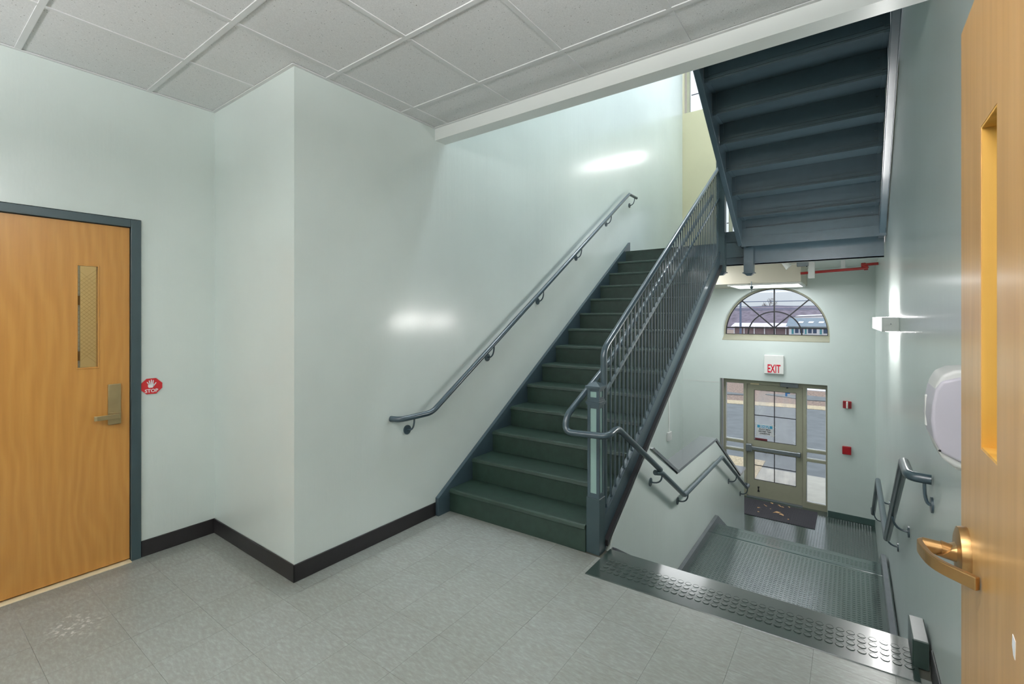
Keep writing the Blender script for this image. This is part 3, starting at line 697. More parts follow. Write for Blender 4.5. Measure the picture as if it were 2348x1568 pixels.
# ------------------------------------------------------------------ under the landing
b = B(); b.box(XS, -.615, 8.0, YE, 2.075, 2.36)
struct(b.make('trim_4', 'beige_paint'), 'cream bulkhead under the half landing above the arched window', 'trim')
t = thing('ceiling_light', (-1.15, 8.5, 2.07), 'long fluorescent fixture under the cream bulkhead above the arched window', 'light')
b = B(); lx = (-1.62, -.62, 8.06, 8.95)
b.box(lx[0], lx[1], lx[2], lx[2] + .035, 2.045, 2.074); b.box(lx[0], lx[1], lx[3] - .035, lx[3], 2.045, 2.074); b.box(lx[0], lx[0] + .035, lx[2] + .035, lx[3] - .035, 2.045, 2.074); b.box(lx[1] - .035, lx[1], lx[2] + .035, lx[3] - .035, 2.045, 2.074)
b.make('fixture_frame', 'white_plastic', t)
B().box(lx[0] + .035, lx[1] - .035, lx[2] + .035, lx[3] - .035, 2.052, 2.07).make('lens', 'lit_soffit_lens', t)
t = thing('fill_lobby_light', (-2.15, 7.2, 2.36), 'added unseen fill light under the landing behind the staircase', 'light')  # hidden light added to brighten the entrance level
B().box(-2.6, -1.7, 6.7, 7.7, 2.335, 2.359).make('housing', 'white_plastic', t)
B().box(-2.56, -1.74, 6.74, 7.66, 2.30, 2.334).make('lens', 'fill_lobby_lens', t)
t = thing('sprinkler', (-1.26, 7.97, 2.1), 'small dark sprinkler head hanging above the arched window', 'sprinkler')
B().cyl((-1.26, 7.97, 2.10), (-1.26, 7.99, 2.02), .009, 8).make('pipe_stub', 'aluminium_grey', t)
B().cyl((-1.26, 7.99, 2.03), (-1.26, 7.99, 1.985), .034, 12, .010).make('deflector', 'slate_frame_paint', t, smooth=True)
B().cyl((-1.26, 7.99, 1.985), (-1.26, 7.99, 1.95), .006, 8).make('nozzle', 'slate_frame_paint', t)
t = thing('sprinkler_pipe', (-.2, 7.9, 2.2), 'red painted sprinkler pipe with elbows under the landing', 'pipe')
B().tube([(-.61, 7.9, 2.185), (.135, 7.9, 2.215)], .019, 12).make('lower_pipe', 'red_pipe_paint', t, smooth=True)
B().tube([(.12, 7.9, 2.262), (.275, 7.9, 2.268)], .019, 12).make('upper_pipe', 'red_pipe_paint', t, smooth=True)
for (p0, p1) in (((.12, 7.9, 2.214), (.165, 7.9, 2.216)), ((.09, 7.9, 2.26), (.14, 7.9, 2.262))):
    B().cyl(p0, p1, .028, 12).make('coupling', 'red_pipe_paint', t, smooth=True)
B().tube(arcpts((.16, 7.9, 2.216), (.135, 7.88, 2.24), (.10, 7.9, 2.261), 6), .021, 12).make('elbow', 'red_pipe_paint', t, smooth=True)
t = thing('pipe_hanger', (-.12, 7.9, 2.2), 'pale bracket holding the red sprinkler pipe', 'bracket')
B().box(-.135, -.085, 7.88, 7.885, 2.225, 2.36).make('strap', 'pale_grey_plastic', t)
B().tube(arcpts((-.135, 7.9, 2.225), (-.11, 7.9, 2.15), (-.085, 7.9, 2.225), 8), .005, 6).make('clevis', 'aluminium_grey', t)
t = thing('junction_box', (-.47, 7.85, 2.2), 'white vertical box beside the end of the cream bulkhead', 'box')
B().box(-.51, -.43, 7.78, 7.84, 2.10, 2.36).make('cover', 'white_plastic', t, bevel=.012, seg=2)
B().box(-.525, -.415, 7.77, 7.85, 2.35, 2.361).make('collar', 'pale_grey_plastic', t)
t = thing('conduit_box', (-.56, 7.7, 2.3), 'grey metal conduit box under the landing', 'box')
B().box(-.64, -.50, 7.68, 7.74, 2.265, 2.36).make('cover', 'aluminium_grey', t, bevel=.008)
B().cyl((-.52, 7.69, 2.268), (-.52, 7.69, 2.255), .007, 8).make('knockout', 'black_muntin', t)
t = thing('floodlight', (-.76, 7.7, 2.3), 'small white cone shaped floodlight under the landing', 'light')
B().tube([(-.82, 7.7, 2.345), (-.735, 7.7, 2.262)], [.018, .05], 14).make('shade', 'white_plastic', t, smooth=True)
B().cyl((-.82, 7.7, 2.36), (-.82, 7.7, 2.34), .03, 12).make('mount', 'white_plastic', t, smooth=True)
B().tube(arcpts((-.76, 7.71, 2.34), (-.70, 7.71, 2.29), (-.64, 7.71, 2.31), 6), .006, 6).make('cable', 'pale_grey_plastic', t)

# ------------------------------------------------------------------ windows
GYA = YE + .22
wn = thing('window_1', (ACX, YE, AZ), 'half round window with black sunburst bars above the exit sign', 'window'); tag(wn, kind='structure')
ri, ro = .788, .818
def archpoly(r, z0, n=40): return [(ACX + r, z0)] + [(ACX + r * math.cos(t_), AZ + r * math.sin(t_)) for t_ in (math.pi * i / n for i in range(n + 1))] + [(ACX - r, z0)]
holed('window_frame', archpoly(ro - .001, 1.137), [archpoly(ri, 1.240)], GYA - .05, GYA + .05, 'khaki_aluminium', wn)
B().prism([(YE + .002, 1.137), (YE + .002, 1.150), (GYA - .05, 1.228), (GYA - .05, 1.137)], 'x', ACX - .816, ACX + .816).make('sill', 'khaki_aluminium', wn)
holed('gasket', archpoly(ri, 1.241), [archpoly(ri - .008, 1.249)], GYA - .055, GYA + .01, 'black_muntin', wn)
mt = .0105
B().box(ACX - mt, ACX + mt, GYA - .02, GYA - .006, 1.25, AZ + ri).make('muntin', 'black_muntin', wn)
B().box(ACX - .77, ACX + .77, GYA - .0195, GYA - .0065, 1.36 - mt, 1.36 + mt).make('muntin', 'black_muntin', wn)
for s in (1, -1):
    ex, ez = ACX + s * .515, AZ + .585; dx, dz = ex - ACX, ez - 1.36; L = math.hypot(dx, dz); nx_, nz_ = -dz / L * mt, dx / L * mt
    B().prism([(ACX + nx_, 1.36 + nz_), (ex + nx_, ez + nz_), (ex - nx_, ez - nz_), (ACX - nx_, 1.36 - nz_)], 'y', GYA - .019 + .0004 * s, GYA - .0068).make('muntin', 'black_muntin', wn)
ra = .415
pts = [(ACX + (ra + mt) * math.cos(t_), 1.245 + (ra + mt - .012) * math.sin(t_)) for t_ in (math.pi * i / 30 for i in range(31))]
pts2 = [(ACX + (ra - mt) * math.cos(t_), 1.245 + (ra - mt - .012) * math.sin(t_)) for t_ in (math.pi * i / 30 for i in range(30, -1, -1))]
B().prism(pts + pts2, 'y', GYA - .0185, GYA - .0072).make('arc_muntin', 'black_muntin', wn)
B().prism(archpoly(ri - .004, 1.245), 'y', GYA - .004, GYA + .002).make('glass_pane', 'clear_glass', wn)
def rect_window(name, x0, x1, z0, z1, mull, rails, label):
    wn = thing(name, ((x0 + x1) / 2, YE, z0), label, 'window'); tag(wn, kind='structure')
    fw = .05; b = B(); ya_, yb_ = YE + .16, YE + .24
    b.box(x0, x1, ya_, yb_, z0, z0 + fw); b.box(x0, x1, ya_, yb_, z1 - fw, z1); b.box(x0, x0 + fw, ya_, yb_, z0 + fw, z1 - fw); b.box(x1 - fw, x1, ya_, yb_, z0 + fw, z1 - fw)
    b.make('window_frame', 'khaki_aluminium', wn)
    xs_ = [x0 + fw] + mull + [x1 - fw]
    for m_ in mull: B().box(m_ - .03, m_ + .03, ya_, yb_, z0 + fw, z1 - fw).make('mullion', 'khaki_aluminium', wn)
    for xa, xb in zip(xs_, xs_[1:]):
        for r_ in rails: B().box(xa + .03, xb - .03, ya_ + .02, ya_ + .03, r_ - .007, r_ + .007).make('muntin', 'black_muntin', wn)
        B().box(xa, xb, ya_ + .035, ya_ + .041, z0 + fw, z1 - fw).make('glass_pane', 'clear_glass', wn)
    return wn
rect_window('window_2', -2.612, XR - .002, 5.462, 7.348, [-1.60, -.65], [5.86, 6.6], 'tall clerestory window high on the end wall above the cream panel')
rect_window('window_3', -1.978, -.052, 2.862, 3.798, [-1.83, -1.0], [3.30], 'window behind the half landing seen in the gap between the flights')

# ------------------------------------------------------------------ entrance door
EY = YE + .22
en = thing('door_2', (-1.15, EY, ZE), 'khaki aluminium glazed entrance door with sidelights and panic bar', 'door'); tag(en, kind='structure')
FT = .427
b = B(); fy_, fb_ = EY - .03, EY + .08
b.box(-1.955, -.337, fy_, fb_, .345, FT)
b.box(-1.955, -1.915, fy_, fb_, ZE, .345); b.box(-.362, -.337, fy_, fb_, ZE, .345)
b.box(-1.612, -1.562, fy_, fb_, ZE, .345); b.box(-.692, -.640, fy_, fb_, ZE, .345)
b.box(-1.915, -1.612, fy_, fb_, ZE, ZE + .115); b.box(-.640, -.362, fy_, fb_, ZE, ZE + .10)
for x0, x1 in ((-1.915, -1.612), (-.640, -.362)):
    b.box(x0, x1, fy_, fb_, -.748, -.700); b.box(x0, x1, fy_, fb_, -.905, -.862)
fo = b.make('door_frame', 'khaki_aluminium', en)
for x0, x1 in ((-1.915, -1.612), (-.640, -.362)):
    for z0, z1 in ((ZE + .10, -.905), (-.862, -.748), (-.700, .345)):
        B().box(x0, x1, EY + .03, EY + .036, z0, z1).make('glass_pane', 'clear_glass', en)
        b = B(); e = .008
        b.box(x0, x0 + e, EY - .005, EY + .03, z0, z1); b.box(x1 - e, x1, EY - .005, EY + .03, z0, z1); b.box(x0 + e, x1 - e, EY - .005, EY + .03, z0, z0 + e * 1.4); b.box(x0 + e, x1 - e, EY - .005, EY + .03, z1 - e, z1)
        b.make('glazing_bead', 'white_trim', en)
gx0, gx1 = -1.443, -.790
b = B(); dy0, dy1 = EY - .012, EY + .04; dx0, dx1 = -1.558, -.696
b.box(dx0, gx0, dy0, dy1, ZE + .02, .338); b.box(gx1, dx1, dy0, dy1, ZE + .02, .338)
b.box(gx0, gx1, dy0, dy1, .240, .338); b.box(gx0, gx1, dy0, dy1, -.868, -.668); b.box(gx0, gx1, dy0, dy1, ZE + .02, -1.38)
dl = b.make('door_leaf', 'khaki_aluminium', en)
for z0, z1 in ((-.668, .240), (-1.38, -.868)):
    B().box(gx0, gx1, EY + .012, EY + .018, z0, z1).make('glass_pane', 'smeared_glass', dl)
    b = B(); e = .007
    b.box(gx0, gx0 + e, dy0 + .004, EY + .012, z0, z1); b.box(gx1 - e, gx1, dy0 + .004, EY + .012, z0, z1); b.box(gx0 + e, gx1 - e, dy0 + .004, EY + .012, z0, z0 + e); b.box(gx0 + e, gx1 - e, dy0 + .004, EY + .012, z1 - e, z1)
    b.make('glazing_bead', 'black_muntin', dl)
mx0 = -1.122
for q in ((mx0 - .006, mx0 + .006, -.668, .24), (gx0, gx1, -.222, -.210), (mx0 - .006, mx0 + .006, -1.38, -.868), (gx0, gx1, -1.128, -1.116)):
    B().box(q[0], q[1], EY + .004, EY + .012, q[2], q[3]).make('muntin', 'black_muntin', dl)
b = B(); b.box(-1.535, -.745, EY - .085, EY - .045, -.835, -.775); pb = b.make('panic_bar', 'aluminium_grey', dl, bevel=.006)
B().box(-1.568, -1.47, EY - .10, EY - .012, -.875, -.735).make('latch_case', 'aluminium_grey', dl, bevel=.02, seg=3)
B().box(-.775, -.72, EY - .09, EY - .012, -.845, -.77).make('end_bracket', 'aluminium_grey', dl, bevel=.008)
B().box(-1.025, -.752, EY - .085, EY - .03, .338, .412).make('door_closer', 'aluminium_grey', en, bevel=.005)
B().cyl((-.92, EY - .06, .338), (-.92, EY - .06, .318), .014, 10).make('closer_spindle', 'black_muntin', en)
B().box(-1.50, -1.36, EY - .04, EY - .012, .338, .362).make('strike_guide', 'pale_threshold', en)
B().box(dx0, dx1, EY - .05, EY + .08, ZE, ZE + .016).make('threshold', 'aluminium_grey', en)
b = B(); b.prism([(-1.385, -1.495), (-1.355, -1.495), (-1.366, -1.54), (-1.352, -1.585), (-1.388, -1.585), (-1.374, -1.54)], 'y', EY - .03, EY - .012); b.make('kick_holder', 'sign_black', dl)
B().box(-.955, -.925, EY - .002, EY + .004, .17, .245).box(-.925, -.885, EY - .002, EY + .004, .215, .240).make('blue_tape', 'blue_tape', dl)
# notice taped on the outside of the glass, read from behind
sg = thing('door_notice', (-1.275, EY + .02, -.48), 'small white notice on the door glass with mirrored PLEASE lettering', 'sign')
NY = EY + .0105
B().box(-1.415, -1.138, NY - .002, NY, -.565, -.375).make('sheet', 'sign_white', sg)
B().box(-1.395, -1.155, NY - .003, NY - .002, -.437, -.388).make('blue_band', 'sign_blue', sg)
fm = lambda z: Matrix(((-1, 0, 0, -1.275), (0, 0, -1, NY - .0035), (0, 1, 0, z), (0, 0, 0, 1)))
text('heading', 'PLEASE', .052, 'sign_white', sg, fm(-.430), bold=.0012)
for s_, z_ in (('WIPE YOUR', -.475), ('FEET BEFORE', -.512), ('ENTERING', -.549)): text('notice_line', s_, .034, 'sign_black', sg, Matrix.Translation((0, .001, 0)) @ fm(z_), bold=.0012)
for (x0, z0, a) in ((-1.42, -.370, .7), (-1.135, -.385, -.7), (-1.40, -.575, .2), (-1.133, -.56, .7)):
    b = B(); b.box(-.03, .03, NY - .004, NY - .003, -.009, .009); b.bm.transform(Matrix.Translation((x0, 0, z0)) @ Matrix.Rotation(-a, 4, 'Y')); b.make('tape_piece', 'white_plastic', sg)
t = thing('door_sticker', (-1.33, EY + .02, -.64), 'small dark red sticker low on the door glass under the notice', 'sticker')
B().box(-1.43, -1.235, NY - .002, NY, -.662, -.628).make('strip', 'dark_red_print', t)

# ------------------------------------------------------------------ things on the end wall and entrance floor
t = thing('exit_sign', (-1.10, YE, .73), 'white EXIT sign with red letters between arched window and entrance door', 'sign')
B().box(-1.245, -.952, YE - .055, YE, .578, .893).make('housing', 'white_plastic', t, bevel=.004)
text('exit_lettering', 'EXIT', .195, 'exit_red', t, frame_m((-1.098, YE - .0565, .600), (1, 0, 0), (0, 0, 1)), sx=.50, bold=.0042)
t = thing('alarm_strobe', (-.073, YE, .155), 'red fire alarm strobe with clear centre strip on the end wall', 'alarm')
B().box(-.129, -.017, YE - .045, YE, .099, .213).make('body', 'red_plastic', t, bevel=.006)
B().box(-.086, -.062, YE - .075, YE - .045, .097, .213).make('strobe_lens', 'white_plastic', t, bevel=.008)
for x in (-.111, -.036):
    b = B()
    for k in range(4): b.box(x - .012, x + .012, YE - .047, YE - .044, .115 + k * .023, .127 + k * .023)
    b.make('sounder_grille', 'dark_red_print', t)
t = thing('alarm_cover', (-.078, YE, -.575), 'plain dark red square box below the alarm strobe', 'alarm')
B().box(-.137, -.020, YE - .045, YE, -.638, -.512).make('body', 'red_plastic', t, bevel=.005)
B().box(-.125, -.032, YE - .048, YE - .045, -.626, -.524).make('face_plate', 'red_plastic', t)
t = thing('light_switch', (XS, 8.37, -.53), 'white switch box with surface conduit under the staircase', 'switch')
B().box(XS, XS + .04, 8.26, 8.43, -.63, -.485).make('box', 'pale_grey_plastic', t, bevel=.004)
B().box(XS + .04, XS + .046, 8.33, 8.36, -.575, -.535).make('toggle', 'white_plastic', t)
B().cyl((XS + .014, 8.345, -.485), (XS + .014, 8.345, 2.3), .011, 8).make('conduit', 'white_plastic', t, smooth=True)
t = thing('door_mat', (-1.0, 8.9, ZE), 'charcoal rubber entrance mat scattered with dry leaves', 'mat')
B().box(-1.62, -.47, 8.51, 9.27, ZE, ZE + .010).make('mat_body', 'mat_charcoal', t, bevel=.003)
b = B()
for k in range(36): b.box(-1.58 + k * .0305, -1.572 + k * .0305, 8.54, 9.24, ZE + .010, ZE + .0125)
tag(b.make('mat_ribs', 'mat_charcoal', t), kind='stuff')
LV = [(-1.213, 9.061, .035, 'pale tan leaf on the mat left of centre, second row from the door sill'), (-1.009, 9.181, .04, 'pale tan leaf near the door sill at the middle of the mat'), (-1.021, 8.851, .05, 'largest torn tan leaf at the middle of the entrance mat'),
      (-.943, 8.80, .036, 'torn tan leaf touching the near right tip of the largest leaf on the mat'), (-1.301, 8.881, .018, 'tiny leaf scrap, left one of a close pair on the left of the mat'), (-1.281, 8.907, .015, 'tiny leaf scrap, right one of a close pair on the left of the mat'),
      (-1.137, 9.24, .03, 'thin leaf scrap closest to the door sill below the panic bar'), (-1.272, 8.706, .018, 'tiny leaf scrap nearest the low wall corner on the mat'), (-.876, 9.22, .02, 'tiny leaf scrap by the door sill, rightmost along the sill'),
      (-.965, 9.155, .022, 'small leaf scrap just in front of the pale leaf by the sill'), (-1.124, 8.954, .014, 'tiny leaf scrap alone left of the largest leaf on the mat'), (-.835, 8.655, .018, 'tiny leaf scrap alone at the near edge of the mat')]
for i, (x, y, s, wh) in enumerate(LV):
    b = B(); n = 9; a0 = rnd.random() * 6
    P = [(x + s * (1.1 if q % 2 else .75) * math.cos(a0 + 2 * math.pi * q / n) * (1.2 if i in (2, 3) else .9), y + s * (1.0 if q % 3 else .7) * math.sin(2 * math.pi * q / n)) for q in range(n)]
    b.prism(P, 'z', ZE + .0126, ZE + .016)
    for v_ in b.bm.verts: v_.co.z += .004 * math.sin(v_.co.x * 90)
    for v_ in b.bm.verts: v_.co.z = max(v_.co.z, ZE + .0126)
    tag(b.make('dry_leaf', 'dry_leaf', loc=(x, y, ZE + .0126)), wh, 'leaf', 'leaf scraps on the entrance mat')

# ------------------------------------------------------------------ right wall: wall light, soap dispenser
t = thing('wall_light', (.28, 5.1, 1.5), 'long white box wall light with glowing front on the right wall', 'light')
B().box(.175, .28, 4.50, 5.70, 1.448, 1.556).make('housing', 'white_plastic', t, bevel=.004)
b = B(); b.prism([(.1749, 4.51), (.1749, 5.695), (.155, 5.69), (.168, 4.9)], 'z', 1.452, 1.552); b.make('lens', 'lit_sconce_lens', t)
for z0, z1 in ((1.4465, 1.4478), (1.5562, 1.5575)): B().box(.20, .274, 4.54, 5.66, z0, z1).make('wash_lens', 'lit_wash_lens', t)
B().cyl((.23, 4.499, 1.505), (.23, 4.495, 1.505), .004, 8).make('screw', 'aluminium_grey', t)
B().cyl((.24, 4.56, 1.449), (.24, 4.56, 1.443), .006, 8).make('indicator', 'red_indicator', t)
t = thing('soap_dispenser', (.28, 1.76, 1.16), 'rounded pale grey soap dispenser on the right wall beside the open door', 'dispenser')
def rbox(x0, x1, y0, y1, z0, z1, bev, seg): return B().box(x0, x1, y0, y1, z0, z1)
prof = [(.279, 1.428), (.215, 1.419), (.192, 1.405), (.180, 1.378), (.173, 1.33), (.171, 1.28), (.176, 1.225), (.190, 1.185), (.214, 1.163), (.279, 1.152)]
b = B(); b.prism([(x, (z - 1.29) * 1.0 + 1.29) for x, z in prof], 'y', 1.676, 1.834)
M2 = b.make('back_shell', 'pale_grey_plastic', t, bevel=.010, seg=3, smooth=True)
b = B(); b.prism([(.204 if x > .27 else x + .010 if x > .2 else x - .002, 1.29 + (z - 1.29) * .86) for x, z in prof[1:-1]] + [(.272, 1.178), (.272, 1.406)], 'y', 1.668, 1.842); b.make('front_cover', 'lavender_grey_plastic', t, bevel=.008, seg=3, smooth=True)
B().box(.1688, .176, 1.79, 1.812, 1.245, 1.335).make('level_window', 'white_plastic', t, bevel=.003)
B().cyl((.235, 1.74, 1.162), (.235, 1.74, 1.145), .010, 10).make('nozzle', 'pale_grey_plastic', t)
B().cyl((.186, 1.669, 1.205), (.186, 1.667, 1.205), .003, 8).make('key_hole', 'black_muntin', t)

# ------------------------------------------------------------------ open wooden door in the right foreground
d = thing('door_3', (.19, .33, 0), 'open pale birch door at the right edge with bronze lever', 'door'); tag(d, kind='structure')
x0, x1 = .17, .215
b = B(); b.box(x0, x1, .335, .968, .01, 2.108); b.box(x0, x1, 1.074, 1.247, .01, 2.108); b.box(x0, x1, .968, 1.074, .01, 1.343); b.box(x0, x1, .968, 1.074, 1.872, 2.108)
bmesh.ops.remove_doubles(b.bm, verts=b.bm.verts, dist=1e-5)
leaf = b.make('door_leaf', 'birch_veneer_pale', d)
b = B(); b.box(x0 + .0005, x1 - .0005, 1.070, 1.0745, 1.343, 1.872); b.box(x0 + .0005, x1 - .0005, .9675, .972, 1.343, 1.872); b.box(x0 + .0005, x1 - .0005, .972, 1.07, 1.3425, 1.347); b.box(x0 + .0005, x1 - .0005, .972, 1.07, 1.868, 1.8725)
lin_ = b.make('window_lining', 'raw_yellow_wood', leaf)
B().box(x1 - .008, x1 - .003, .972, 1.07, 1.347, 1.868).make('glass_pane', 'clear_glass', leaf)
for z in (1.42, 1.52, 1.66, 1.78):
    B().cyl((.190, 1.070, z), (.190, 1.0694, z), .002, 8).make('nail_head', 'sign_black', leaf)
b = B(); b.tube([(x0, 1.186, 1.125), (x0 - .004, 1.186, 1.125), (x0 - .013, 1.186, 1.125), (x0 - .016, 1.186, 1.125)], [.047, .047, .045, .036], 32); b.make('rose', 'satin_bronze', leaf, smooth=True)
b = B(); b.tube([(x0 - .012, 1.186, 1.125), (x0 - .030, 1.186, 1.125), (x0 - .030, 1.186, 1.125 + 1e-5), (x0 - .036, 1.186, 1.125)], [.020, .020, .014, .014], 20)
b.make('spindle_collar', 'satin_bronze', leaf, smooth=True)
b = B(); b.prism([(.871, 1.140), (.884, 1.143), (.886, 1.128), (.880, 1.117), (.873, 1.115)], 'x', x0 - .0006, x0 + .001); b.make('chipped_patch', 'white_trim', leaf)
# flat lever: a bar 22 mm tall swept along its plan curve
pl = [(x0 - .030, 1.197), (x0 - .060, 1.198)] + [p[:2] for p in fillet([(x0 - .060, 1.198, 0), (x0 - .068, 1.185, 0), (x0 - .055, 1.115, 0), (x0 - .004, 1.070, 0)], .03, 7)]
b = B(); zc = 1.122
outl = []
for i, p in enumerate(pl):
    q0, q1 = Vector(pl[max(0, i - 1)]), Vector(pl[min(len(pl) - 1, i + 1)]); tn = (q1 - q0).normalized(); n_ = Vector((-tn.y, tn.x)) * .005
    outl.append((Vector(p) + n_, Vector(p) - n_))
poly = [tuple(a_) for a_, _ in outl] + [tuple(c_) for _, c_ in reversed(outl)]
b.prism(poly, 'z', zc - .012, zc + .010)
b.make('lever', 'satin_bronze', leaf, bevel=.002, seg=2)
B().tube([(x0 - .012, 1.190, 1.122), (x0 - .062, 1.192, 1.122)], [.012, .0135], 16).make('lever_stem', 'satin_bronze', leaf, smooth=True)
for z in (.25, 1.06, 1.85): B().cyl((.222, .333, z - .05), (.222, .333, z + .05), .008, 10).make('hinge', 'satin_bronze', d, smooth=True)

# ------------------------------------------------------------------ lights high in the stairwell
t = thing('linear_wall_light', (-1.2, YE, 4.78), 'long fluorescent wall light above the half landing', 'light')
B().box(-1.9, -.45, YE - .05, YE, 4.66, 4.90).make('housing', 'white_plastic', t)
B().box(-1.87, -.48, YE - .11, YE - .05, 4.68, 4.88).make('lens', 'lit_linear_lens', t, bevel=.02, seg=2)
for i, y in enumerate((4.3, 7.2)):  # unseen fixtures added to brighten the upper stairwell
    t = thing('fill_stairwell_light', (-1.2, y, ZT), ('added fill light at the top of the stairwell nearer the beam', 'added fill light at the top of the stairwell nearer the windows')[i], 'light')
    B().box(-1.85, -.55, y - .32, y + .32, ZT - .06, ZT - .002).make('housing', 'white_plastic', t)
    B().box(-1.82, -.58, y - .29, y + .29, ZT - .09, ZT - .06).make('lens', 'fill_upper_lens', t)

# ------------------------------------------------------------------ outdoors
ZG = -1.78
b = B(); bm = b.bm
prof = [(9.57, ZG), (25, ZG), (32, ZG - .1), (60, -3.0), (140, -3.4), (400, -6)]
rows = [[bm.verts.new((x, y, z)) for x in (-260, 160)] for y, z in prof]
for r0, r1 in zip(rows, rows[1:]): bm.faces.new((r0[0], r0[1], r1[1], r1[0]))
struct(b.make('ground', 'fallen_leaves'), 'leaf strewn ground outside the entrance', 'ground')
struct(B().box(-60, 40, 9.57, 10.45, ZG - .1, ZG + .04).make('pavement_light', 'concrete'), 'pale concrete slab just outside the entrance door', 'pavement')
b = B().box(-1.62, 40, 10.46, 11.55, ZG - .1, ZG + .025)
struct(b.make('pavement', 'concrete'), 'concrete pavement beyond the entrance slab', 'pavement')
struct(B().box(-60, -1.62, 10.46, 12.1, ZG - .1, ZG + .03).make('verge_near', 'dry_grass'), 'tan dry grass beside the pavement left of the door', 'grass')
struct(B().prism([(-60, 11.56), (40, 11.56), (40, 20.6), (-1, 19.9), (-4, 19.3), (-60, 17)], 'z', ZG - .1, ZG + .02).make('road', 'asphalt'), 'grey asphalt road outside the entrance', 'road')
struct(B().prism([(-60, 17.0), (-4, 19.3), (-1, 19.9), (40, 20.6), (40, 21.6), (-1, 20.7), (-4, 20.1), (-60, 18)], 'z', ZG - .1, ZG + .035).make('verge_far', 'dry_grass'), 'strip of straw coloured grass along the far road edge', 'grass')
def blob(name, cx_, cy_, rx, ry, mat, label, cat):
    b = B(); n = 26
    b.prism([(cx_ + rx * (1 + .18 * math.sin(3 * t_ + cx_)) * math.cos(t_), cy_ + ry * (1 + .15 * math.cos(4 * t_)) * math.sin(t_)) for t_ in (2 * math.pi * i / n for i in range(n))], 'z', ZG - .05, ZG + .03)
    tag(b.make(name, mat), label, cat)
blob('puddle', -1.5, 22.6, 1.3, .55, 'asphalt', 'grey puddle patch on the leaf covered verge seen right of the door', 'puddle')
blob('puddle', -5.2, 21.9, 1.4, .5, 'asphalt', 'grey puddle patch on the leaf covered verge seen left of the door', 'puddle')
blob('snow_patch', -1.2, 26.5, 4.2, 1.3, 'snow', 'white snow patch at the back of the leafy verge', 'snow')
blob('snow_patch', -7.2, 24.5, 1.4, .6, 'snow', 'small white snow patch far left on the leafy verge', 'snow')
# wooded hill
b = B(); bm = b.bm; rows = []
for j, (y, zz) in enumerate(((225, -6), (238, 1), (250, 5.0), (262, 6.2), (300, 2))):
    rows.append([bm.verts.new((-190 + 4 * i, y, zz + (.5 * math.sin(i * .33) + .9 * math.exp(-((-190 + 4 * i + 36) / 14) ** 2) + rnd.uniform(-.25, .45) if j in (2, 3) else 0))) for i in range(76)])
for r0, r1 in zip(rows, rows[1:]):
    for i in range(75): bm.faces.new((r0[i], r0[i + 1], r1[i + 1], r1[i]))
struct(b.make('hill', 'hill_woods'), 'distant bare wooded hill behind the houses', 'hill')
# teal house
hs = thing('house', (-3, 86, -2.9), 'low teal house with white windows and slate roof across the road', 'house')
B().box(-8.1, 6, 85, 93, -3.3, .08).make('wall', 'white_trim', hs)
B().box(-8.15, 6.05, 84.93, 85, -.12, .0).make('eave_shadow_board', 'teal_siding', hs)
b = B(); b.prism([(84.5, .05), (89, 1.35), (93.5, .05)], 'x', -8.5, 6.5); b.make('roof', 'slate_shingle', hs)
B().box(-8.3, 6.3, 84.9, 85.0, -.06, .06).make('eave_trim', 'white_trim', hs)
for k in range(7):
    x = -7.35 + k * 1.72 + (.25 if k > 1 else 0)
    f_ = B().box(x - .10, x + 1.35, 84.92, 85.0, -1.1, -.16).make('window', 'white_trim', hs)
    B().box(x - .40, x - .14, 84.93, 85.0, -1.12, -.16).make('shutter', 'teal_siding', hs)
    for q in range(2): B().box(x + .06 + q * .64, x + .54 + q * .64, 84.88, 84.92, -.98, -.28).make('pane', 'window_dark', f_)
for k in range(8):
    x = -7.0 + k * 1.35; b = B(); y0 = 86.2; b.hexa([(x, y0, .56), (x + .65, y0, .56), (x + .75, y0 + .7, .76), (x + .1, y0 + .7, .76)], [(x, y0, .62), (x + .65, y0, .62), (x + .75, y0 + .7, .82), (x + .1, y0 + .7, .82)]); b.make('skylight', 'white_trim', hs)
bb = thing('warehouse', (0, 142, -3.4), 'long building with white snowy roof behind the teal house', 'building')
B().box(-12.3, 14, 141, 160, -3.5, .9).make('wall', 'slate_shingle', bb)
b = B(); b.hexa([(-12.6, 140.5, .8), (14.3, 140.5, .8), (14.3, 160, 1.3), (-12.6, 160, 1.3)], [(-12.6, 140.5, 1.5), (14.3, 140.5, 2.7), (14.3, 160, 3.2), (-12.6, 160, 2.0)]); b.make('roof', 'snow', bb)
b = B(); b.hexa([(-12.6, 140.3, 1.5), (14.3, 140.3, 2.7), (14.3, 140.5, 2.7), (-12.6, 140.5, 1.5)], [(-12.6, 140.3, 1.62), (14.3, 140.3, 2.82), (14.3, 140.5, 2.82), (-12.6, 140.5, 1.62)]); b.make('fascia', 'pole_grey', bb)
sh = thing('shed', (-13, 91, -3), 'low brown outbuilding with pale roof left of the teal house', 'building')
B().box(-17.2, -9.0, 91, 97, -3.3, -.15).make('wall', 'tan_siding', sh)
b = B(); b.prism([(90.3, -.18), (94, .45), (97.6, -.18)], 'x', -17.6, -8.6); b.make('roof', 'pink_roof', sh)
for k in range(6): B().box(-17.2 + k * 1.6, -17.05 + k * 1.6, 90.8, 91, -3.3, -.18).make('post', 'white_trim', sh)
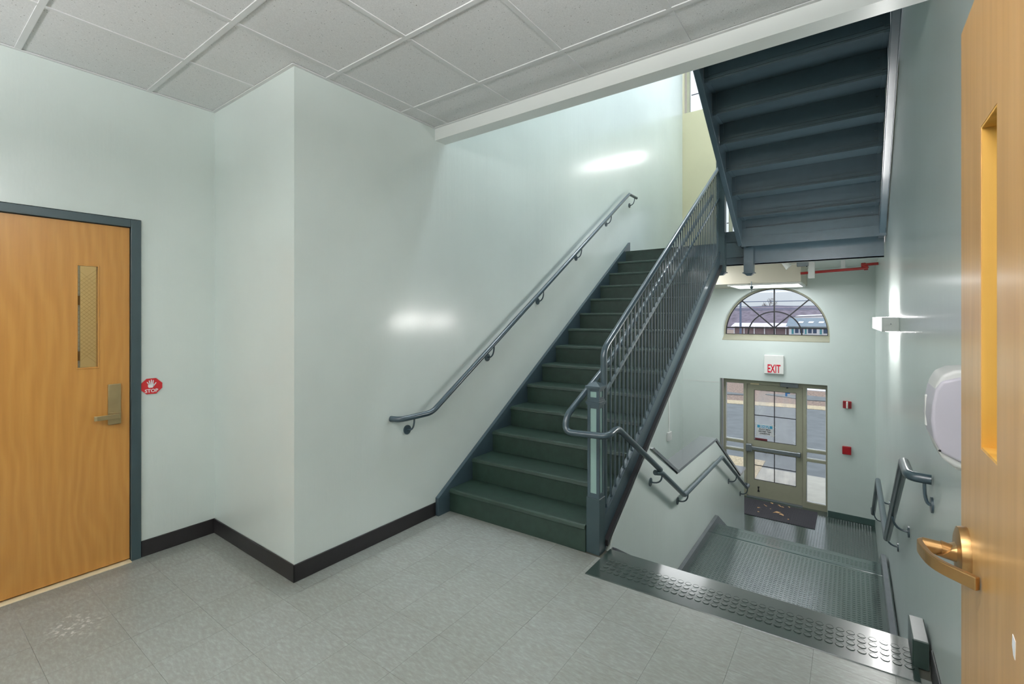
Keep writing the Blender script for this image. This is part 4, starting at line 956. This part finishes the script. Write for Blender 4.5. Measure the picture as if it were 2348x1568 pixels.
def car(x, y, z, mat, label):
    c = thing('parked_car', (x, y, z), label, 'car', 'cars parked by the outbuilding')
    b = B(); b.prism([(x - 2.1, z + .3), (x + 2.1, z + .3), (x + 2.1, z + .75), (x + 1.2, z + .85), (x + .7, z + 1.35), (x - 1.0, z + 1.38), (x - 1.7, z + .85), (x - 2.1, z + .8)], 'y', y, y + 1.7); b.make('body', mat, c, bevel=.05)
    B().prism([(x - 1.45, z + .88), (x + 1.05, z + .88), (x + .62, z + 1.28), (x - .92, z + 1.30)], 'y', y - .02, y).make('side_window', 'window_dark', c)
    for dx in (-1.3, 1.3): B().cyl((x + dx, y - .03, z + .32), (x + dx, y + .2, z + .32), .32, 14).make('wheel', 'tyre_black', c)
car(-13.4, 80, -3.1, 'car_blue', 'small blue car parked before the brown outbuilding'); car(-8.4, 81, -3.1, 'car_grey', 'small grey car parked nearest the teal house')
t = thing('utility_pole', (-10.6, 60, -3), 'grey utility pole seen in the left half of the arched window', 'pole')
B().tube([(-10.63, 60, -3.05), (-10.63, 60, 4.4)], [.13, .10], 10).make('pole_shaft', 'pole_grey', t, smooth=True)
B().box(-11.4, -9.86, 59.94, 60.06, 4.0, 4.12).make('crossarm', 'pole_grey', t)
for i, (z, r, lb) in enumerate(((3.30, .045, 'thick topmost'), (2.72, .03, 'second'), (2.45, .035, 'third'), (2.30, .03, 'lowest'))):
    b = B(); b.tube([(-90 + q * 10, 60.2, z + .01 * i + .0006 * (q * 10 - 80) ** 2 * .2) for q in range(16)], r, 5)
    tag(b.make('overhead_wire', 'pole_grey', smooth=True), lb + ' of the overhead wires crossing the arched window', 'wire')
def tree(x, y, z, hgt, label, seed):
    r_ = random.Random(seed); t = thing('bare_tree', (x, y, z), label, 'tree')
    B().tube([(x, y, z), (x + .1, y, z + hgt * .35), (x, y, z + hgt * .6)], [hgt * .03, hgt * .022, hgt * .012], 6).make('trunk', 'bark', t)
    b = B()
    def grow(p, d, L, rr, n):
        q = p + d * L; b.tube([tuple(p), tuple(q)], [rr, rr * .6], 4)
        if n:
            for _ in range(3): grow(p.lerp(q, r_.uniform(.55, 1)), (d + Vector((r_.uniform(-.8, .8), r_.uniform(-.8, .8), r_.uniform(-.1, .6)))).normalized(), L * .66, rr * .6, n - 1)
    for k in range(7): grow(Vector((x, y, z + hgt * (.28 + .05 * k))), Vector((r_.uniform(-1, 1), r_.uniform(-1, 1), .8)).normalized(), hgt * .26, hgt * .011, 3)
    b.make('branches', 'bark', t)
tree(-33.0, 258, 0, 10.6, 'tall bare tree on the skyline left of the arched window centre', 3)
